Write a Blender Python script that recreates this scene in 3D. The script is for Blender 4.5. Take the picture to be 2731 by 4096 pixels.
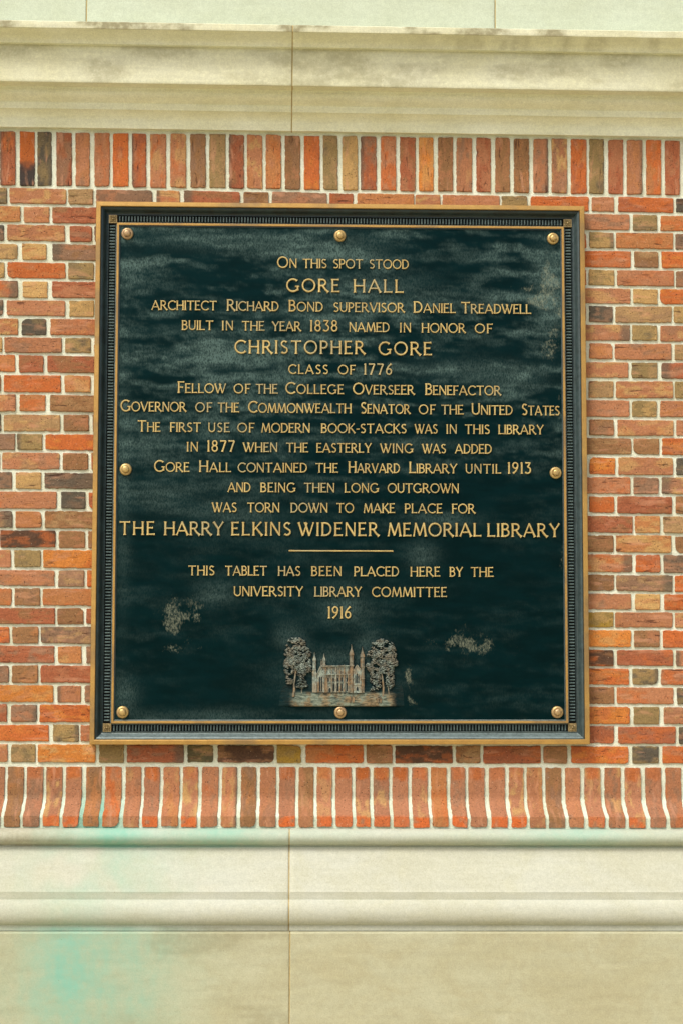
import bpy, bmesh, math, random
import numpy as np
from mathutils import Matrix, Vector

for o in list(bpy.data.objects):
    bpy.data.objects.remove(o)
scene = bpy.context.scene
COL = scene.collection

# ---------------------------------------------------------------- camera
CAM = (-0.1882, -6.0171, 1.62)
PITCH, YAW, ROLL = 0.078885, -0.031854, -0.005321
cd = bpy.data.cameras.new('camera')
cam = bpy.data.objects.new('camera', cd)
COL.objects.link(cam)
cd.sensor_fit = 'VERTICAL'
cd.sensor_height = 36.0
cd.sensor_width = 24.0
cd.lens = 60.0
cd.clip_start = 0.05
cd.clip_end = 900.0
Mw = (Matrix.Rotation(YAW, 3, 'Z') @ Matrix.Rotation(PITCH, 3, 'X') @ Matrix.Rotation(ROLL, 3, 'Y'))
right, fwd, up = Mw.col[0], Mw.col[1], Mw.col[2]
cam.matrix_world = Matrix(((right.x, up.x, -fwd.x, CAM[0]),
                           (right.y, up.y, -fwd.y, CAM[1]),
                           (right.z, up.z, -fwd.z, CAM[2]),
                           (0, 0, 0, 1)))
scene.camera = cam

# ---------------------------------------------------------------- sky, sun, exposure
SUN_EL, SUN_AZ = math.radians(54), math.radians(216)     # high, from the upper left in front of the wall
world = bpy.data.worlds.new('World')
scene.world = world
world.use_nodes = True
wn = world.node_tree
wn.nodes.clear()
sky = wn.nodes.new('ShaderNodeTexSky')
sky.sky_type = 'NISHITA'
sky.sun_disc = False
sky.sun_elevation = SUN_EL
sky.sun_rotation = SUN_AZ
sky.altitude = 0
sky.air_density = 1.0
sky.dust_density = 6.0
sky.ozone_density = 1.0
bg = wn.nodes.new('ShaderNodeBackground')
bg.inputs['Strength'].default_value = 0.14
wo = wn.nodes.new('ShaderNodeOutputWorld')
wn.links.new(sky.outputs[0], bg.inputs[0])
wn.links.new(bg.outputs[0], wo.inputs[0])

sl = bpy.data.lights.new('sun', 'SUN')
sl.energy = 1.5
sl.angle = math.radians(15)
sl.color = (1.0, 0.99, 0.94)
sun = bpy.data.objects.new('sun', sl)
COL.objects.link(sun)
sd = Vector((math.sin(SUN_AZ) * math.cos(SUN_EL), math.cos(SUN_AZ) * math.cos(SUN_EL), math.sin(SUN_EL)))
sun.rotation_euler = sd.to_track_quat('Z', 'Y').to_euler()
sun.location = (-3, -4, 8)

vs = scene.view_settings
vs.view_transform = 'Standard'
vs.look = 'None'
vs.exposure = 0.52
vs.gamma = 1.0
vs.use_curve_mapping = False
scene.render.engine = 'CYCLES'
scene.render.resolution_x = 682
scene.render.resolution_y = 1024

# ---------------------------------------------------------------- measured layout, in metres on the wall plane
PC = (0, 0, 2.2379)
PROT = 0.0042
PW = 1.7363
PH = 1.9117
TEXT = [
(0.0336,0.0407,(('On',-0.2266,-0.1572,0.7258),('this',-0.1367,-0.0509,0.7257),('spot',-0.0284,0.0772,0.7256),('stood',0.0998,0.2401,0.7255))),
(0.0478,0.0478,(('GORE',-0.1937,-0.0048,0.6394),('HALL',0.0435,0.2217,0.6389))),
(0.0341,0.0412,(('architect',-0.6699,-0.4395,0.5709),('Richard',-0.404,-0.2208,0.57),('Bond',-0.1852,-0.0639,0.5693),('supervisor',-0.0272,0.2255,0.5685),('Daniel',0.2572,0.4068,0.5676),('Treadwell',0.4257,0.6762,0.5668))),
(0.0341,0.0407,(('built',-0.5628,-0.4512,0.5001),('in',-0.4208,-0.3812,0.4996),('the',-0.3507,-0.2704,0.4992),('year',-0.244,-0.1412,0.4987),('1838',-0.1096,-0.0118,0.4981),('named',0.0283,0.1712,0.4974),('in',0.208,0.2479,0.4969),('honor',0.2852,0.4423,0.4963),('of',0.4746,0.5382,0.4957))),
(0.0478,0.0478,(('CHRISTOPHER',-0.3756,0.0854,0.4171),('GORE',0.1324,0.3218,0.4147))),
(0.0336,0.0397,(('class',-0.1854,-0.0451,0.3454),('of',-0.0103,0.0508,0.3449),('1776',0.0804,0.1802,0.3444))),
(0.0341,0.0412,(('Fellow',-0.5751,-0.4056,0.275),('of',-0.3778,-0.319,0.2747),('the',-0.3008,-0.2227,0.2745),('College',-0.1953,0.0097,0.2741),('Overseer',0.0417,0.2602,0.2735),('Benefactor',0.2974,0.567,0.2729))),
(0.0341,0.0412,(('Governor',-0.7752,-0.5442,0.2084),('of',-0.5124,-0.4532,0.2076),('the',-0.4345,-0.3582,0.2073),('Commonwealth',-0.3263,0.0367,0.2062),('Senator',0.0692,0.2447,0.2049),('of',0.2743,0.3339,0.2042),('the',0.3533,0.4328,0.2038),('United',0.4614,0.608,0.2032),('States',0.6402,0.7748,0.2025))),
(0.0336,0.0402,(('The',-0.715,-0.6344,0.1367),('first',-0.6011,-0.4926,0.1365),('use',-0.4669,-0.3911,0.1363),('of',-0.3643,-0.3041,0.1361),('modern',-0.2799,-0.1087,0.1359),('book-stacks',-0.0696,0.2308,0.1354),('was',0.2603,0.3408,0.135),('in',0.3719,0.4091,0.1348),('this',0.4366,0.5259,0.1346),('library',0.5565,0.7174,0.1344))),
(0.0336,0.0402,(('in',-0.5415,-0.5017,0.0673),('1877',-0.4699,-0.373,0.067),('when',-0.3442,-0.2229,0.0666),('the',-0.193,-0.1146,0.0663),('easterly',-0.0857,0.1073,0.0658),('wing',0.1377,0.2546,0.0653),('was',0.2861,0.3701,0.0649),('added',0.4022,0.5326,0.0645))),
(0.0336,0.0407,(('Gore',-0.6552,-0.5314,-0.0049),('Hall',-0.4976,-0.3852,-0.0051),('contained',-0.362,-0.1184,-0.0053),('the',-0.0891,-0.0091,-0.0055),('Harvard',0.0262,0.2072,-0.0057),('Library',0.2402,0.4095,-0.0059),('until',0.439,0.5648,-0.0061),('1913',0.5887,0.6709,-0.0062))),
(0.0336,0.0402,(('and',-0.3968,-0.3167,-0.0753),('being',-0.2824,-0.1587,-0.0755),('then',-0.1294,-0.0222,-0.0756),('long',0.0125,0.1331,-0.0758),('outgrown',0.164,0.4153,-0.076))),
(0.0341,0.0402,(('was',-0.4513,-0.3652,-0.1464),('torn',-0.3284,-0.215,-0.1467),('down',-0.1761,-0.0458,-0.147),('to',-0.0155,0.045,-0.1473),('make',0.0794,0.1898,-0.1475),('place',0.2242,0.3571,-0.1478),('for',0.3906,0.4734,-0.1481))),
(0.0478,0.0478,(('THE',-0.7748,-0.651,-0.2278),('HARRY',-0.6184,-0.41,-0.2282),('ELKINS',-0.3838,-0.1743,-0.2286),('WIDENER',-0.1491,0.134,-0.2291),('MEMORIAL',0.1639,0.4938,-0.2297),('LIBRARY',0.5151,0.772,-0.2303))),
(0.0341,0.0402,(('this',-0.5328,-0.4411,-0.3688),('tablet',-0.4044,-0.2579,-0.3692),('has',-0.2192,-0.1409,-0.3696),('been',-0.1029,0.0024,-0.37),('placed',0.0459,0.2037,-0.3705),('here',0.2438,0.3484,-0.3709),('by',0.3815,0.4284,-0.3712),('the',0.4556,0.5364,-0.3715))),
(0.0346,0.0402,(('university',-0.3739,-0.1309,-0.4413),('library',-0.0918,0.073,-0.442),('committee',0.1087,0.3718,-0.4427))),
(0.0417,0.0417,(('1916',-0.0452,0.0362,-0.5184),)),
]
RULE = (-0.1822, 0.183, -0.2816)
BOLTS = ((-0.7587, 0.8446), (-0.0043, 0.8433), (0.7562, 0.8401), (-0.7552, 0.0029), (0.7587, -0.0028), (-0.7567, -0.8448), (-0.0014, -0.8457), (0.7574, -0.845))
REL = (-0.2737, -0.5244, 0.0004, -0.0003)
BRICKS = [
((-1.3048,3.2488),(-1.1966,3.2482),(-1.1954,3.1895),(-1.3036,3.1902),'t'),
((-1.1878,3.2486),(-0.9845,3.2473),(-0.9835,3.1905),(-1.1866,3.1916),'r'),
((-0.9782,3.2463),(-0.89,3.2482),(-0.889,3.1908),(-0.9772,3.1904),'m'),
((-0.8801,3.2472),(-0.6777,3.2464),(-0.6769,3.1896),(-0.8791,3.189),'p'),
((-0.6641,3.2474),(-0.5803,3.2461),(-0.5796,3.1898),(-0.6633,3.1911),'r'),
((-0.5672,3.2482),(-0.3652,3.2447),(-0.3647,3.191),(-0.5665,3.191),'R'),
((-0.3532,3.245),(-0.2623,3.2459),(-0.2618,3.1905),(-0.3527,3.1895),'b'),
((-0.2518,3.2477),(-0.0544,3.2452),(-0.0541,3.1907),(-0.2513,3.1917),'p'),
((-0.0455,3.2454),(0.0404,3.2444),(0.0407,3.1913),(-0.0452,3.1899),'R'),
((0.0526,3.2464),(0.2579,3.2447),(0.258,3.1896),(0.0528,3.1912),'q'),
((0.2632,3.2444),(0.3521,3.2449),(0.3521,3.1897),(0.2633,3.1892),'r'),
((0.3589,3.2456),(0.5664,3.2443),(0.5662,3.189),(0.359,3.1916),'r'),
((0.5722,3.244),(0.6661,3.2454),(0.6659,3.1903),(0.5721,3.1914),'t'),
((0.6778,3.2444),(0.8893,3.2454),(0.8889,3.189),(0.6776,3.191),'o'),
((0.8988,3.2445),(0.9813,3.245),(0.9809,3.1898),(0.8985,3.1912),'r'),
((0.9952,3.2457),(1.1972,3.2436),(1.1967,3.1893),(0.9948,3.19),'o'),
((1.2063,3.243),(1.3024,3.2452),(1.3018,3.189),(1.2057,3.1912),'d'),
((-1.5191,3.2473),(-1.3154,3.2471),(-1.3142,3.189),(-1.5176,3.1896),'r'),
((-1.618,3.2469),(-1.5297,3.2492),(-1.5283,3.191),(-1.6166,3.1919),'b'),
((-1.8316,3.249),(-1.6286,3.2467),(-1.6272,3.1918),(-1.83,3.1912),'R'),
((-1.9303,3.2482),(-1.8422,3.247),(-1.8405,3.1891),(-1.9285,3.1899),'y'),
((-2.1431,3.2483),(-1.9408,3.2476),(-1.9391,3.1921),(-2.1412,3.19),'r'),
((1.3133,3.2447),(1.523,3.2437),(1.5222,3.1895),(1.3127,3.1896),'R'),
((1.5339,3.2438),(1.6253,3.2448),(1.6244,3.1901),(1.5332,3.1913),'t'),
((1.6362,3.2439),(1.8466,3.2435),(1.8456,3.1891),(1.6354,3.1904),'b'),
((1.8576,3.2435),(1.9492,3.2444),(1.9481,3.1892),(1.8566,3.1904),'p'),
((1.9602,3.2438),(2.1712,3.2418),(2.17,3.1904),(1.9591,3.1905),'r'),
((-1.3467,3.1819),(-1.1456,3.1815),(-1.1444,3.1244),(-1.3454,3.1229),'q'),
((-1.1353,3.18),(-1.0437,3.1812),(-1.0426,3.1223),(-1.1342,3.1216),'r'),
((-1.0346,3.1803),(-0.835,3.1806),(-0.8341,3.1221),(-1.0335,3.1221),'R'),
((-1.4458,3.1815),(-1.3574,3.182),(-1.356,3.1238),(-1.4444,3.1228),'p'),
((-1.6596,3.1821),(-1.4564,3.1811),(-1.455,3.1227),(-1.658,3.1242),'R'),
((-1.7583,3.1819),(-1.6701,3.1808),(-1.6686,3.1243),(-1.7567,3.124),'p'),
((-1.9714,3.1815),(-1.7689,3.1818),(-1.7672,3.1224),(-1.9696,3.1234),'o'),
((-2.0697,3.1802),(-1.9819,3.1824),(-1.9801,3.124),(-2.0679,3.1236),'y'),
((0.8221,3.1816),(1.0371,3.1819),(1.0366,3.1235),(0.8217,3.1221),'r'),
((1.0482,3.1822),(1.1378,3.1813),(1.1373,3.123),(1.0477,3.1223),'t'),
((1.1482,3.1793),(1.3547,3.1821),(1.354,3.1235),(1.1477,3.1223),'q'),
((1.3656,3.1824),(1.4567,3.1806),(1.4559,3.1248),(1.3649,3.1228),'y'),
((1.4676,3.1808),(1.6775,3.1825),(1.6765,3.1252),(1.4668,3.124),'r'),
((1.6884,3.1797),(1.7798,3.1817),(1.7788,3.1232),(1.6875,3.124),'b'),
((1.7907,3.1802),(2.0013,3.1814),(2.0001,3.1242),(1.7897,3.1229),'r'),
((2.0123,3.1808),(2.1039,3.1798),(2.1027,3.1238),(2.0111,3.1249),'b'),
((-1.2933,3.1142),(-1.2041,3.1128),(-1.2029,3.0559),(-1.292,3.0546),'d'),
((-1.1928,3.1156),(-0.987,3.1146),(-0.9859,3.0552),(-1.1916,3.0555),'r'),
((-0.9711,3.1139),(-0.8918,3.1135),(-0.8908,3.0549),(-0.9701,3.0555),'R'),
((-0.8839,3.1139),(-0.6978,3.1139),(-0.697,3.0556),(-0.8829,3.0567),'r'),
((-1.5072,3.1136),(-1.3039,3.1131),(-1.3026,3.0562),(-1.5058,3.0576),'b'),
((-1.606,3.1138),(-1.5178,3.1128),(-1.5163,3.0556),(-1.6045,3.0556),'p'),
((-1.8192,3.1144),(-1.6166,3.1132),(-1.6151,3.0574),(-1.8175,3.0549),'r'),
((-1.9177,3.1127),(-1.8297,3.1124),(-1.8281,3.0572),(-1.916,3.0573),'r'),
((-2.1302,3.1142),(-1.9283,3.1146),(-1.9265,3.0564),(-2.1283,3.0555),'r'),
((0.7756,3.1155),(0.8794,3.1144),(0.8791,3.0557),(0.7753,3.0555),'o'),
((0.8898,3.116),(0.9776,3.1134),(0.9772,3.0565),(0.8894,3.0565),'t'),
((0.9868,3.1142),(1.1951,3.1152),(1.1945,3.055),(0.9864,3.0572),'q'),
((1.2027,3.1143),(1.2959,3.1156),(1.2952,3.0559),(1.2021,3.055),'p'),
((1.3068,3.1132),(1.5161,3.1157),(1.5153,3.0559),(1.3061,3.055),'r'),
((1.527,3.1148),(1.6182,3.1138),(1.6173,3.0555),(1.5262,3.0565),'b'),
((1.6291,3.1141),(1.8391,3.114),(1.8381,3.0568),(1.6282,3.0558),'R'),
((1.8501,3.1139),(1.9416,3.1145),(1.9404,3.0569),(1.849,3.0565),'q'),
((1.9525,3.1132),(2.1633,3.1157),(2.162,3.0575),(1.9514,3.058),'b'),
((-1.3572,3.0459),(-1.1541,3.0455),(-1.153,2.9892),(-1.3559,2.9892),'m'),
((-1.1384,3.0481),(-1.0513,3.0467),(-1.0502,2.9883),(-1.1372,2.9873),'y'),
((-1.0321,3.048),(-0.8284,3.0458),(-0.8274,2.9882),(-1.031,2.9873),'p'),
((-1.4561,3.0457),(-1.3678,3.0471),(-1.3665,2.9881),(-1.4547,2.9883),'q'),
((-1.6695,3.0481),(-1.4667,3.0471),(-1.4653,2.9872),(-1.6679,2.9874),'r'),
((-1.768,3.0465),(-1.68,3.0476),(-1.6785,2.9899),(-1.7664,2.9899),'p'),
((-1.9806,3.0461),(-1.7785,3.0456),(-1.7769,2.9887),(-1.9789,2.9893),'r'),
((-2.0789,3.046),(-1.9912,3.0462),(-1.9895,2.9903),(-2.0771,2.9899),'q'),
((0.8213,3.0459),(1.0402,3.0471),(1.0397,2.9864),(0.821,2.9861),'o'),
((1.0517,3.0467),(1.1405,3.0464),(1.1399,2.9867),(1.0512,2.9878),'b'),
((1.1504,3.0482),(1.353,3.0455),(1.3523,2.9883),(1.1499,2.9862),'o'),
((1.3639,3.0459),(1.4549,3.048),(1.4541,2.9881),(1.3632,2.987),'R'),
((1.4658,3.0473),(1.6753,3.0474),(1.6743,2.985),(1.465,2.9879),'r'),
((1.6862,3.0457),(1.7775,3.0486),(1.7763,2.9849),(1.6852,2.987),'r'),
((1.7884,3.0488),(1.9986,3.0473),(1.9973,2.9857),(1.7873,2.986),'r'),
((2.0095,3.0461),(2.1011,3.0483),(2.0997,2.9865),(2.0083,2.9859),'q'),
((-1.2836,2.9809),(-1.199,2.9783),(-1.1978,2.9205),(-1.2823,2.9211),'y'),
((-1.19,2.9802),(-0.9823,2.9787),(-0.9812,2.9216),(-1.1888,2.921),'o'),
((-0.9744,2.9798),(-0.8821,2.9799),(-0.8811,2.9193),(-0.9733,2.9198),'t'),
((-0.8759,2.9778),(-0.6959,2.9783),(-0.695,2.9207),(-0.875,2.9206),'o'),
((-1.4972,2.9804),(-1.2942,2.9791),(-1.2929,2.9195),(-1.4957,2.921),'R'),
((-1.5958,2.9801),(-1.5077,2.9786),(-1.5062,2.9188),(-1.5943,2.9217),'y'),
((-1.8086,2.9789),(-1.6064,2.9796),(-1.6048,2.9206),(-1.8069,2.92),'t'),
((-1.907,2.979),(-1.8192,2.9812),(-1.8174,2.919),(-1.9052,2.919),'t'),
((-2.1191,2.9801),(-1.9175,2.9806),(-1.9157,2.9202),(-2.1172,2.9215),'t'),
((0.7749,2.9778),(0.8786,2.9765),(0.8782,2.9193),(0.7747,2.9183),'o'),
((0.8855,2.9789),(0.9805,2.9765),(0.9801,2.9205),(0.8852,2.9203),'t'),
((0.9886,2.9771),(1.196,2.9783),(1.1954,2.9205),(0.9882,2.9207),'r'),
((1.2029,2.9767),(1.2967,2.9791),(1.296,2.9206),(1.2023,2.9178),'p'),
((1.3075,2.9766),(1.5165,2.9778),(1.5157,2.9201),(1.3068,2.918),'o'),
((1.5274,2.9769),(1.6184,2.9772),(1.6175,2.919),(1.5265,2.9175),'b'),
((1.6293,2.9773),(1.839,2.9786),(1.8379,2.9204),(1.6284,2.9187),'t'),
((1.8499,2.9768),(1.9412,2.9763),(1.9401,2.9196),(1.8488,2.9194),'b'),
((1.9522,2.9779),(2.1625,2.9774),(2.1612,2.9196),(1.951,2.9178),'t'),
((-1.3497,2.9124),(-1.1503,2.9121),(-1.1491,2.8508),(-1.3483,2.8515),'r'),
((-1.1345,2.9117),(-1.0449,2.9096),(-1.0438,2.8504),(-1.1333,2.8525),'y'),
((-1.0301,2.9122),(-0.8262,2.911),(-0.8253,2.8518),(-1.029,2.8522),'R'),
((-1.4483,2.9107),(-1.3602,2.9102),(-1.3589,2.852),(-1.4469,2.8505),'t'),
((-1.6614,2.9128),(-1.459,2.9127),(-1.4575,2.8524),(-1.6598,2.8519),'b'),
((-1.7598,2.9119),(-1.6719,2.9114),(-1.6703,2.8508),(-1.7581,2.8514),'t'),
((-1.9721,2.913),(-1.7703,2.9125),(-1.7685,2.8493),(-1.9702,2.8507),'t'),
((-2.0701,2.9124),(-1.9825,2.9108),(-1.9806,2.8495),(-2.0682,2.8504),'R'),
((0.8206,2.9103),(1.0384,2.9105),(1.0379,2.8549),(0.8203,2.8545),'r'),
((1.046,2.9099),(1.1364,2.9088),(1.1359,2.8539),(1.0455,2.8567),'y'),
((1.1445,2.9105),(1.3514,2.9115),(1.3507,2.8561),(1.144,2.8544),'o'),
((1.3623,2.9094),(1.453,2.9098),(1.4523,2.8572),(1.3616,2.8547),'d'),
((1.4639,2.9106),(1.673,2.9089),(1.6722,2.8578),(1.4632,2.8569),'y'),
((1.6839,2.9089),(1.775,2.9113),(1.7741,2.8576),(1.6831,2.8563),'p'),
((1.7859,2.9095),(1.9958,2.9113),(1.9947,2.8575),(1.785,2.8557),'r'),
((2.0067,2.9102),(2.0981,2.9107),(2.097,2.8586),(2.0056,2.8576),'q'),
((-1.2896,2.8409),(-1.2007,2.8439),(-1.1995,2.7857),(-1.2883,2.7845),'d'),
((-1.1894,2.8418),(-0.981,2.8435),(-0.9799,2.7854),(-1.1883,2.7871),'r'),
((-0.9685,2.8428),(-0.8798,2.8437),(-0.8788,2.7847),(-0.9675,2.7847),'y'),
((-0.8714,2.8421),(-0.694,2.8437),(-0.6931,2.785),(-0.8705,2.7844),'r'),
((-1.5027,2.8419),(-1.3002,2.8434),(-1.299,2.7871),(-1.5013,2.7851),'q'),
((-1.6012,2.8432),(-1.5133,2.8416),(-1.5119,2.787),(-1.5997,2.7852),'r'),
((-1.8136,2.84),(-1.6118,2.8421),(-1.6103,2.7861),(-1.8121,2.7861),'p'),
((-1.9118,2.8406),(-1.8241,2.8405),(-1.8226,2.787),(-1.9101,2.7863),'q'),
((-2.1236,2.8418),(-1.9223,2.8405),(-1.9206,2.7843),(-2.1217,2.7841),'b'),
((0.7743,2.8471),(0.8766,2.8461),(0.8763,2.785),(0.774,2.7862),'R'),
((0.8859,2.8463),(0.9733,2.845),(0.9729,2.7851),(0.8855,2.7874),'d'),
((0.9818,2.8459),(1.1866,2.8475),(1.186,2.7873),(0.9814,2.7861),'m'),
((1.1935,2.8471),(1.2882,2.8455),(1.2875,2.7867),(1.1929,2.7873),'t'),
((1.2991,2.8461),(1.5077,2.8476),(1.5068,2.7878),(1.2984,2.7847),'r'),
((1.5186,2.8481),(1.6094,2.8471),(1.6085,2.788),(1.5177,2.7854),'b'),
((1.6203,2.8484),(1.8296,2.8489),(1.8284,2.7849),(1.6194,2.7863),'r'),
((1.8405,2.8461),(1.9316,2.8468),(1.9305,2.788),(1.8394,2.7859),'y'),
((1.9426,2.849),(2.1526,2.8495),(2.1512,2.7853),(1.9414,2.7871),'y'),
((-1.3488,2.7761),(-1.1465,2.7768),(-1.1453,2.7168),(-1.3475,2.7171),'r'),
((-1.1352,2.7754),(-1.0463,2.777),(-1.0451,2.7166),(-1.134,2.7167),'d'),
((-1.0339,2.7766),(-0.8308,2.7769),(-0.8299,2.7182),(-1.0328,2.7173),'r'),
((-1.4474,2.777),(-1.3594,2.7764),(-1.358,2.7182),(-1.446,2.7184),'t'),
((-1.66,2.7781),(-1.4579,2.7759),(-1.4565,2.7163),(-1.6584,2.7163),'r'),
((-1.7582,2.7765),(-1.6706,2.7782),(-1.6689,2.7161),(-1.7566,2.7173),'b'),
((-1.9701,2.7762),(-1.7688,2.778),(-1.767,2.7165),(-1.9683,2.7182),'t'),
((-2.068,2.7761),(-1.9806,2.7767),(-1.9788,2.7166),(-2.0662,2.7179),'y'),
((0.8199,2.7772),(1.035,2.7785),(1.0345,2.7201),(0.8196,2.7199),'r'),
((1.0419,2.7783),(1.134,2.7775),(1.1335,2.7208),(1.0414,2.7209),'t'),
((1.1449,2.7777),(1.3498,2.7756),(1.3491,2.7188),(1.1443,2.7196),'r'),
((1.3607,2.7782),(1.4513,2.7785),(1.4505,2.7199),(1.3599,2.7191),'b'),
((1.4621,2.7774),(1.6709,2.7761),(1.6699,2.7188),(1.4613,2.7185),'o'),
((1.6818,2.7778),(1.7727,2.7774),(1.7717,2.721),(1.6808,2.7195),'t'),
((1.7836,2.7774),(1.9931,2.7784),(1.9919,2.7201),(1.7826,2.7209),'t'),
((2.004,2.779),(2.0952,2.7776),(2.094,2.7204),(2.0028,2.7199),'t'),
((-1.2912,2.7099),(-1.2013,2.7087),(-1.2002,2.6548),(-1.29,2.6555),'y'),
((-1.195,2.709),(-0.9909,2.7083),(-0.99,2.6546),(-1.1939,2.6534),'r'),
((-0.9808,2.7079),(-0.8884,2.7105),(-0.8875,2.6548),(-0.9798,2.6546),'t'),
((-0.8783,2.7086),(-0.692,2.7091),(-0.6912,2.6534),(-0.8774,2.6552),'r'),
((-1.5039,2.7096),(-1.3017,2.7078),(-1.3005,2.6536),(-1.5026,2.655),'o'),
((-1.6022,2.7072),(-1.5145,2.7097),(-1.5131,2.6559),(-1.6008,2.6549),'b'),
((-1.8142,2.7069),(-1.6127,2.7084),(-1.6114,2.6556),(-1.8127,2.6543),'o'),
((-1.9123,2.7098),(-1.8248,2.7073),(-1.8233,2.6552),(-1.9107,2.656),'p'),
((-2.1236,2.707),(-1.9227,2.7069),(-1.9212,2.6558),(-2.1218,2.6533),'t'),
((0.7737,2.7089),(0.8758,2.7107),(0.8755,2.6537),(0.7734,2.6535),'R'),
((0.8873,2.7104),(0.9717,2.7112),(0.9712,2.6532),(0.887,2.653),'q'),
((0.9788,2.709),(1.1841,2.7119),(1.1835,2.6506),(0.9784,2.6523),'r'),
((1.1956,2.7096),(1.289,2.7104),(1.2883,2.6505),(1.195,2.653),'m'),
((1.2998,2.7112),(1.5081,2.7106),(1.5072,2.6517),(1.2992,2.6524),'r'),
((1.5189,2.7119),(1.6096,2.7107),(1.6087,2.6505),(1.5181,2.6505),'t'),
((1.6205,2.711),(1.8294,2.7092),(1.8283,2.6499),(1.6196,2.6522),'q'),
((1.8403,2.7097),(1.9313,2.7094),(1.9301,2.6508),(1.8392,2.6499),'r'),
((1.9422,2.711),(2.1518,2.711),(2.1505,2.6525),(1.941,2.6518),'r'),
((-1.357,2.6439),(-1.154,2.6464),(-1.1527,2.5847),(-1.3557,2.5849),'q'),
((-1.1427,2.6451),(-1.0539,2.6447),(-1.0527,2.5834),(-1.1414,2.5823),'R'),
((-1.0415,2.6444),(-0.8377,2.6444),(-0.8368,2.5833),(-1.0404,2.5835),'R'),
((-1.4555,2.6467),(-1.3676,2.6449),(-1.3662,2.5844),(-1.4539,2.5837),'b'),
((-1.6676,2.6451),(-1.466,2.6451),(-1.4645,2.5842),(-1.666,2.5841),'r'),
((-1.7657,2.6452),(-1.6781,2.6449),(-1.6765,2.5845),(-1.764,2.5841),'q'),
((-1.9773,2.647),(-1.7762,2.6453),(-1.7745,2.584),(-1.9753,2.5821),'r'),
((-2.075,2.6455),(-1.9877,2.6455),(-1.9857,2.5819),(-2.0729,2.5825),'q'),
((0.8192,2.6419),(1.0286,2.6428),(1.0282,2.5857),(0.8189,2.5846),'r'),
((1.0385,2.6423),(1.1335,2.6435),(1.1329,2.5836),(1.038,2.5853),'t'),
((1.1473,2.6425),(1.3482,2.6432),(1.3474,2.5827),(1.1467,2.5855),'R'),
((1.359,2.6432),(1.4494,2.6418),(1.4487,2.5845),(1.3583,2.5843),'b'),
((1.4603,2.644),(1.6687,2.6431),(1.6677,2.583),(1.4595,2.5833),'R'),
((1.6796,2.6431),(1.7703,2.6418),(1.7693,2.5833),(1.6786,2.5833),'r'),
((1.7812,2.6435),(1.9903,2.6407),(1.9891,2.585),(1.7802,2.5834),'y'),
((2.0012,2.6418),(2.0922,2.6409),(2.091,2.5857),(2.0,2.5829),'t'),
((-1.2837,2.5733),(-1.203,2.5754),(-1.2017,2.5123),(-1.2824,2.5146),'b'),
((-1.194,2.5734),(-0.9919,2.5749),(-0.9908,2.5123),(-1.1927,2.5121),'o'),
((-0.9795,2.5761),(-0.8873,2.5734),(-0.8863,2.5144),(-0.9784,2.5142),'q'),
((-0.876,2.5748),(-0.6901,2.5755),(-0.6892,2.5127),(-0.875,2.5141),'r'),
((-1.4961,2.5737),(-1.2942,2.573),(-1.2929,2.5133),(-1.4946,2.5136),'R'),
((-1.5943,2.5742),(-1.5066,2.574),(-1.5051,2.5116),(-1.5927,2.5126),'p'),
((-1.806,2.5751),(-1.6048,2.5737),(-1.6032,2.5124),(-1.8043,2.5142),'p'),
((-1.9038,2.575),(-1.8165,2.5755),(-1.8147,2.5128),(-1.902,2.5132),'d'),
((-2.1148,2.5743),(-1.9143,2.5739),(-1.9124,2.5133),(-2.1128,2.5117),'o'),
((0.7731,2.5763),(0.8739,2.5764),(0.8735,2.5129),(0.7728,2.5133),'o'),
((0.883,2.5742),(0.9736,2.5736),(0.9732,2.5136),(0.8827,2.5125),'m'),
((0.9821,2.5746),(1.1896,2.575),(1.189,2.5136),(0.9817,2.512),'r'),
((1.1942,2.5756),(1.2875,2.5753),(1.2868,2.5138),(1.1936,2.5132),'t'),
((1.2983,2.5765),(1.5061,2.5747),(1.5053,2.5152),(1.2976,2.5141),'r'),
((1.517,2.5749),(1.6075,2.5749),(1.6066,2.5134),(1.5161,2.5153),'q'),
((1.6184,2.5757),(1.8269,2.5744),(1.8258,2.5141),(1.6174,2.5127),'o'),
((1.8378,2.575),(1.9286,2.5747),(1.9274,2.5123),(1.8367,2.5154),'b'),
((1.9396,2.5765),(2.1488,2.5766),(2.1474,2.5149),(1.9384,2.5154),'b'),
((-1.3515,2.5025),(-1.15,2.5052),(-1.1487,2.4436),(-1.3502,2.4422),'r'),
((-1.1376,2.5042),(-1.0445,2.5049),(-1.0434,2.4443),(-1.1364,2.4438),'q'),
((-1.0299,2.5047),(-0.8265,2.5043),(-0.8255,2.4441),(-1.0288,2.445),'b'),
((-1.4497,2.5025),(-1.3621,2.5038),(-1.3607,2.4447),(-1.4483,2.442),'y'),
((-1.6616,2.5044),(-1.4603,2.5044),(-1.4588,2.4441),(-1.6599,2.4418),'r'),
((-1.7595,2.5046),(-1.6721,2.5044),(-1.6705,2.4435),(-1.7578,2.4435),'R'),
((-1.9706,2.5034),(-1.7699,2.5025),(-1.7683,2.4446),(-1.9687,2.4419),'p'),
((-2.0682,2.5048),(-1.981,2.5024),(-1.9792,2.4418),(-2.0662,2.4422),'t'),
((0.8185,2.5058),(1.0316,2.5048),(1.0311,2.4442),(0.8182,2.4447),'r'),
((1.0397,2.506),(1.1299,2.5038),(1.1293,2.4454),(1.0392,2.4459),'t'),
((1.1407,2.5051),(1.3465,2.506),(1.3458,2.4457),(1.1401,2.4467),'r'),
((1.3573,2.503),(1.4476,2.5059),(1.4468,2.4458),(1.3566,2.4459),'t'),
((1.4584,2.5052),(1.6664,2.5035),(1.6655,2.4465),(1.4576,2.4437),'p'),
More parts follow.
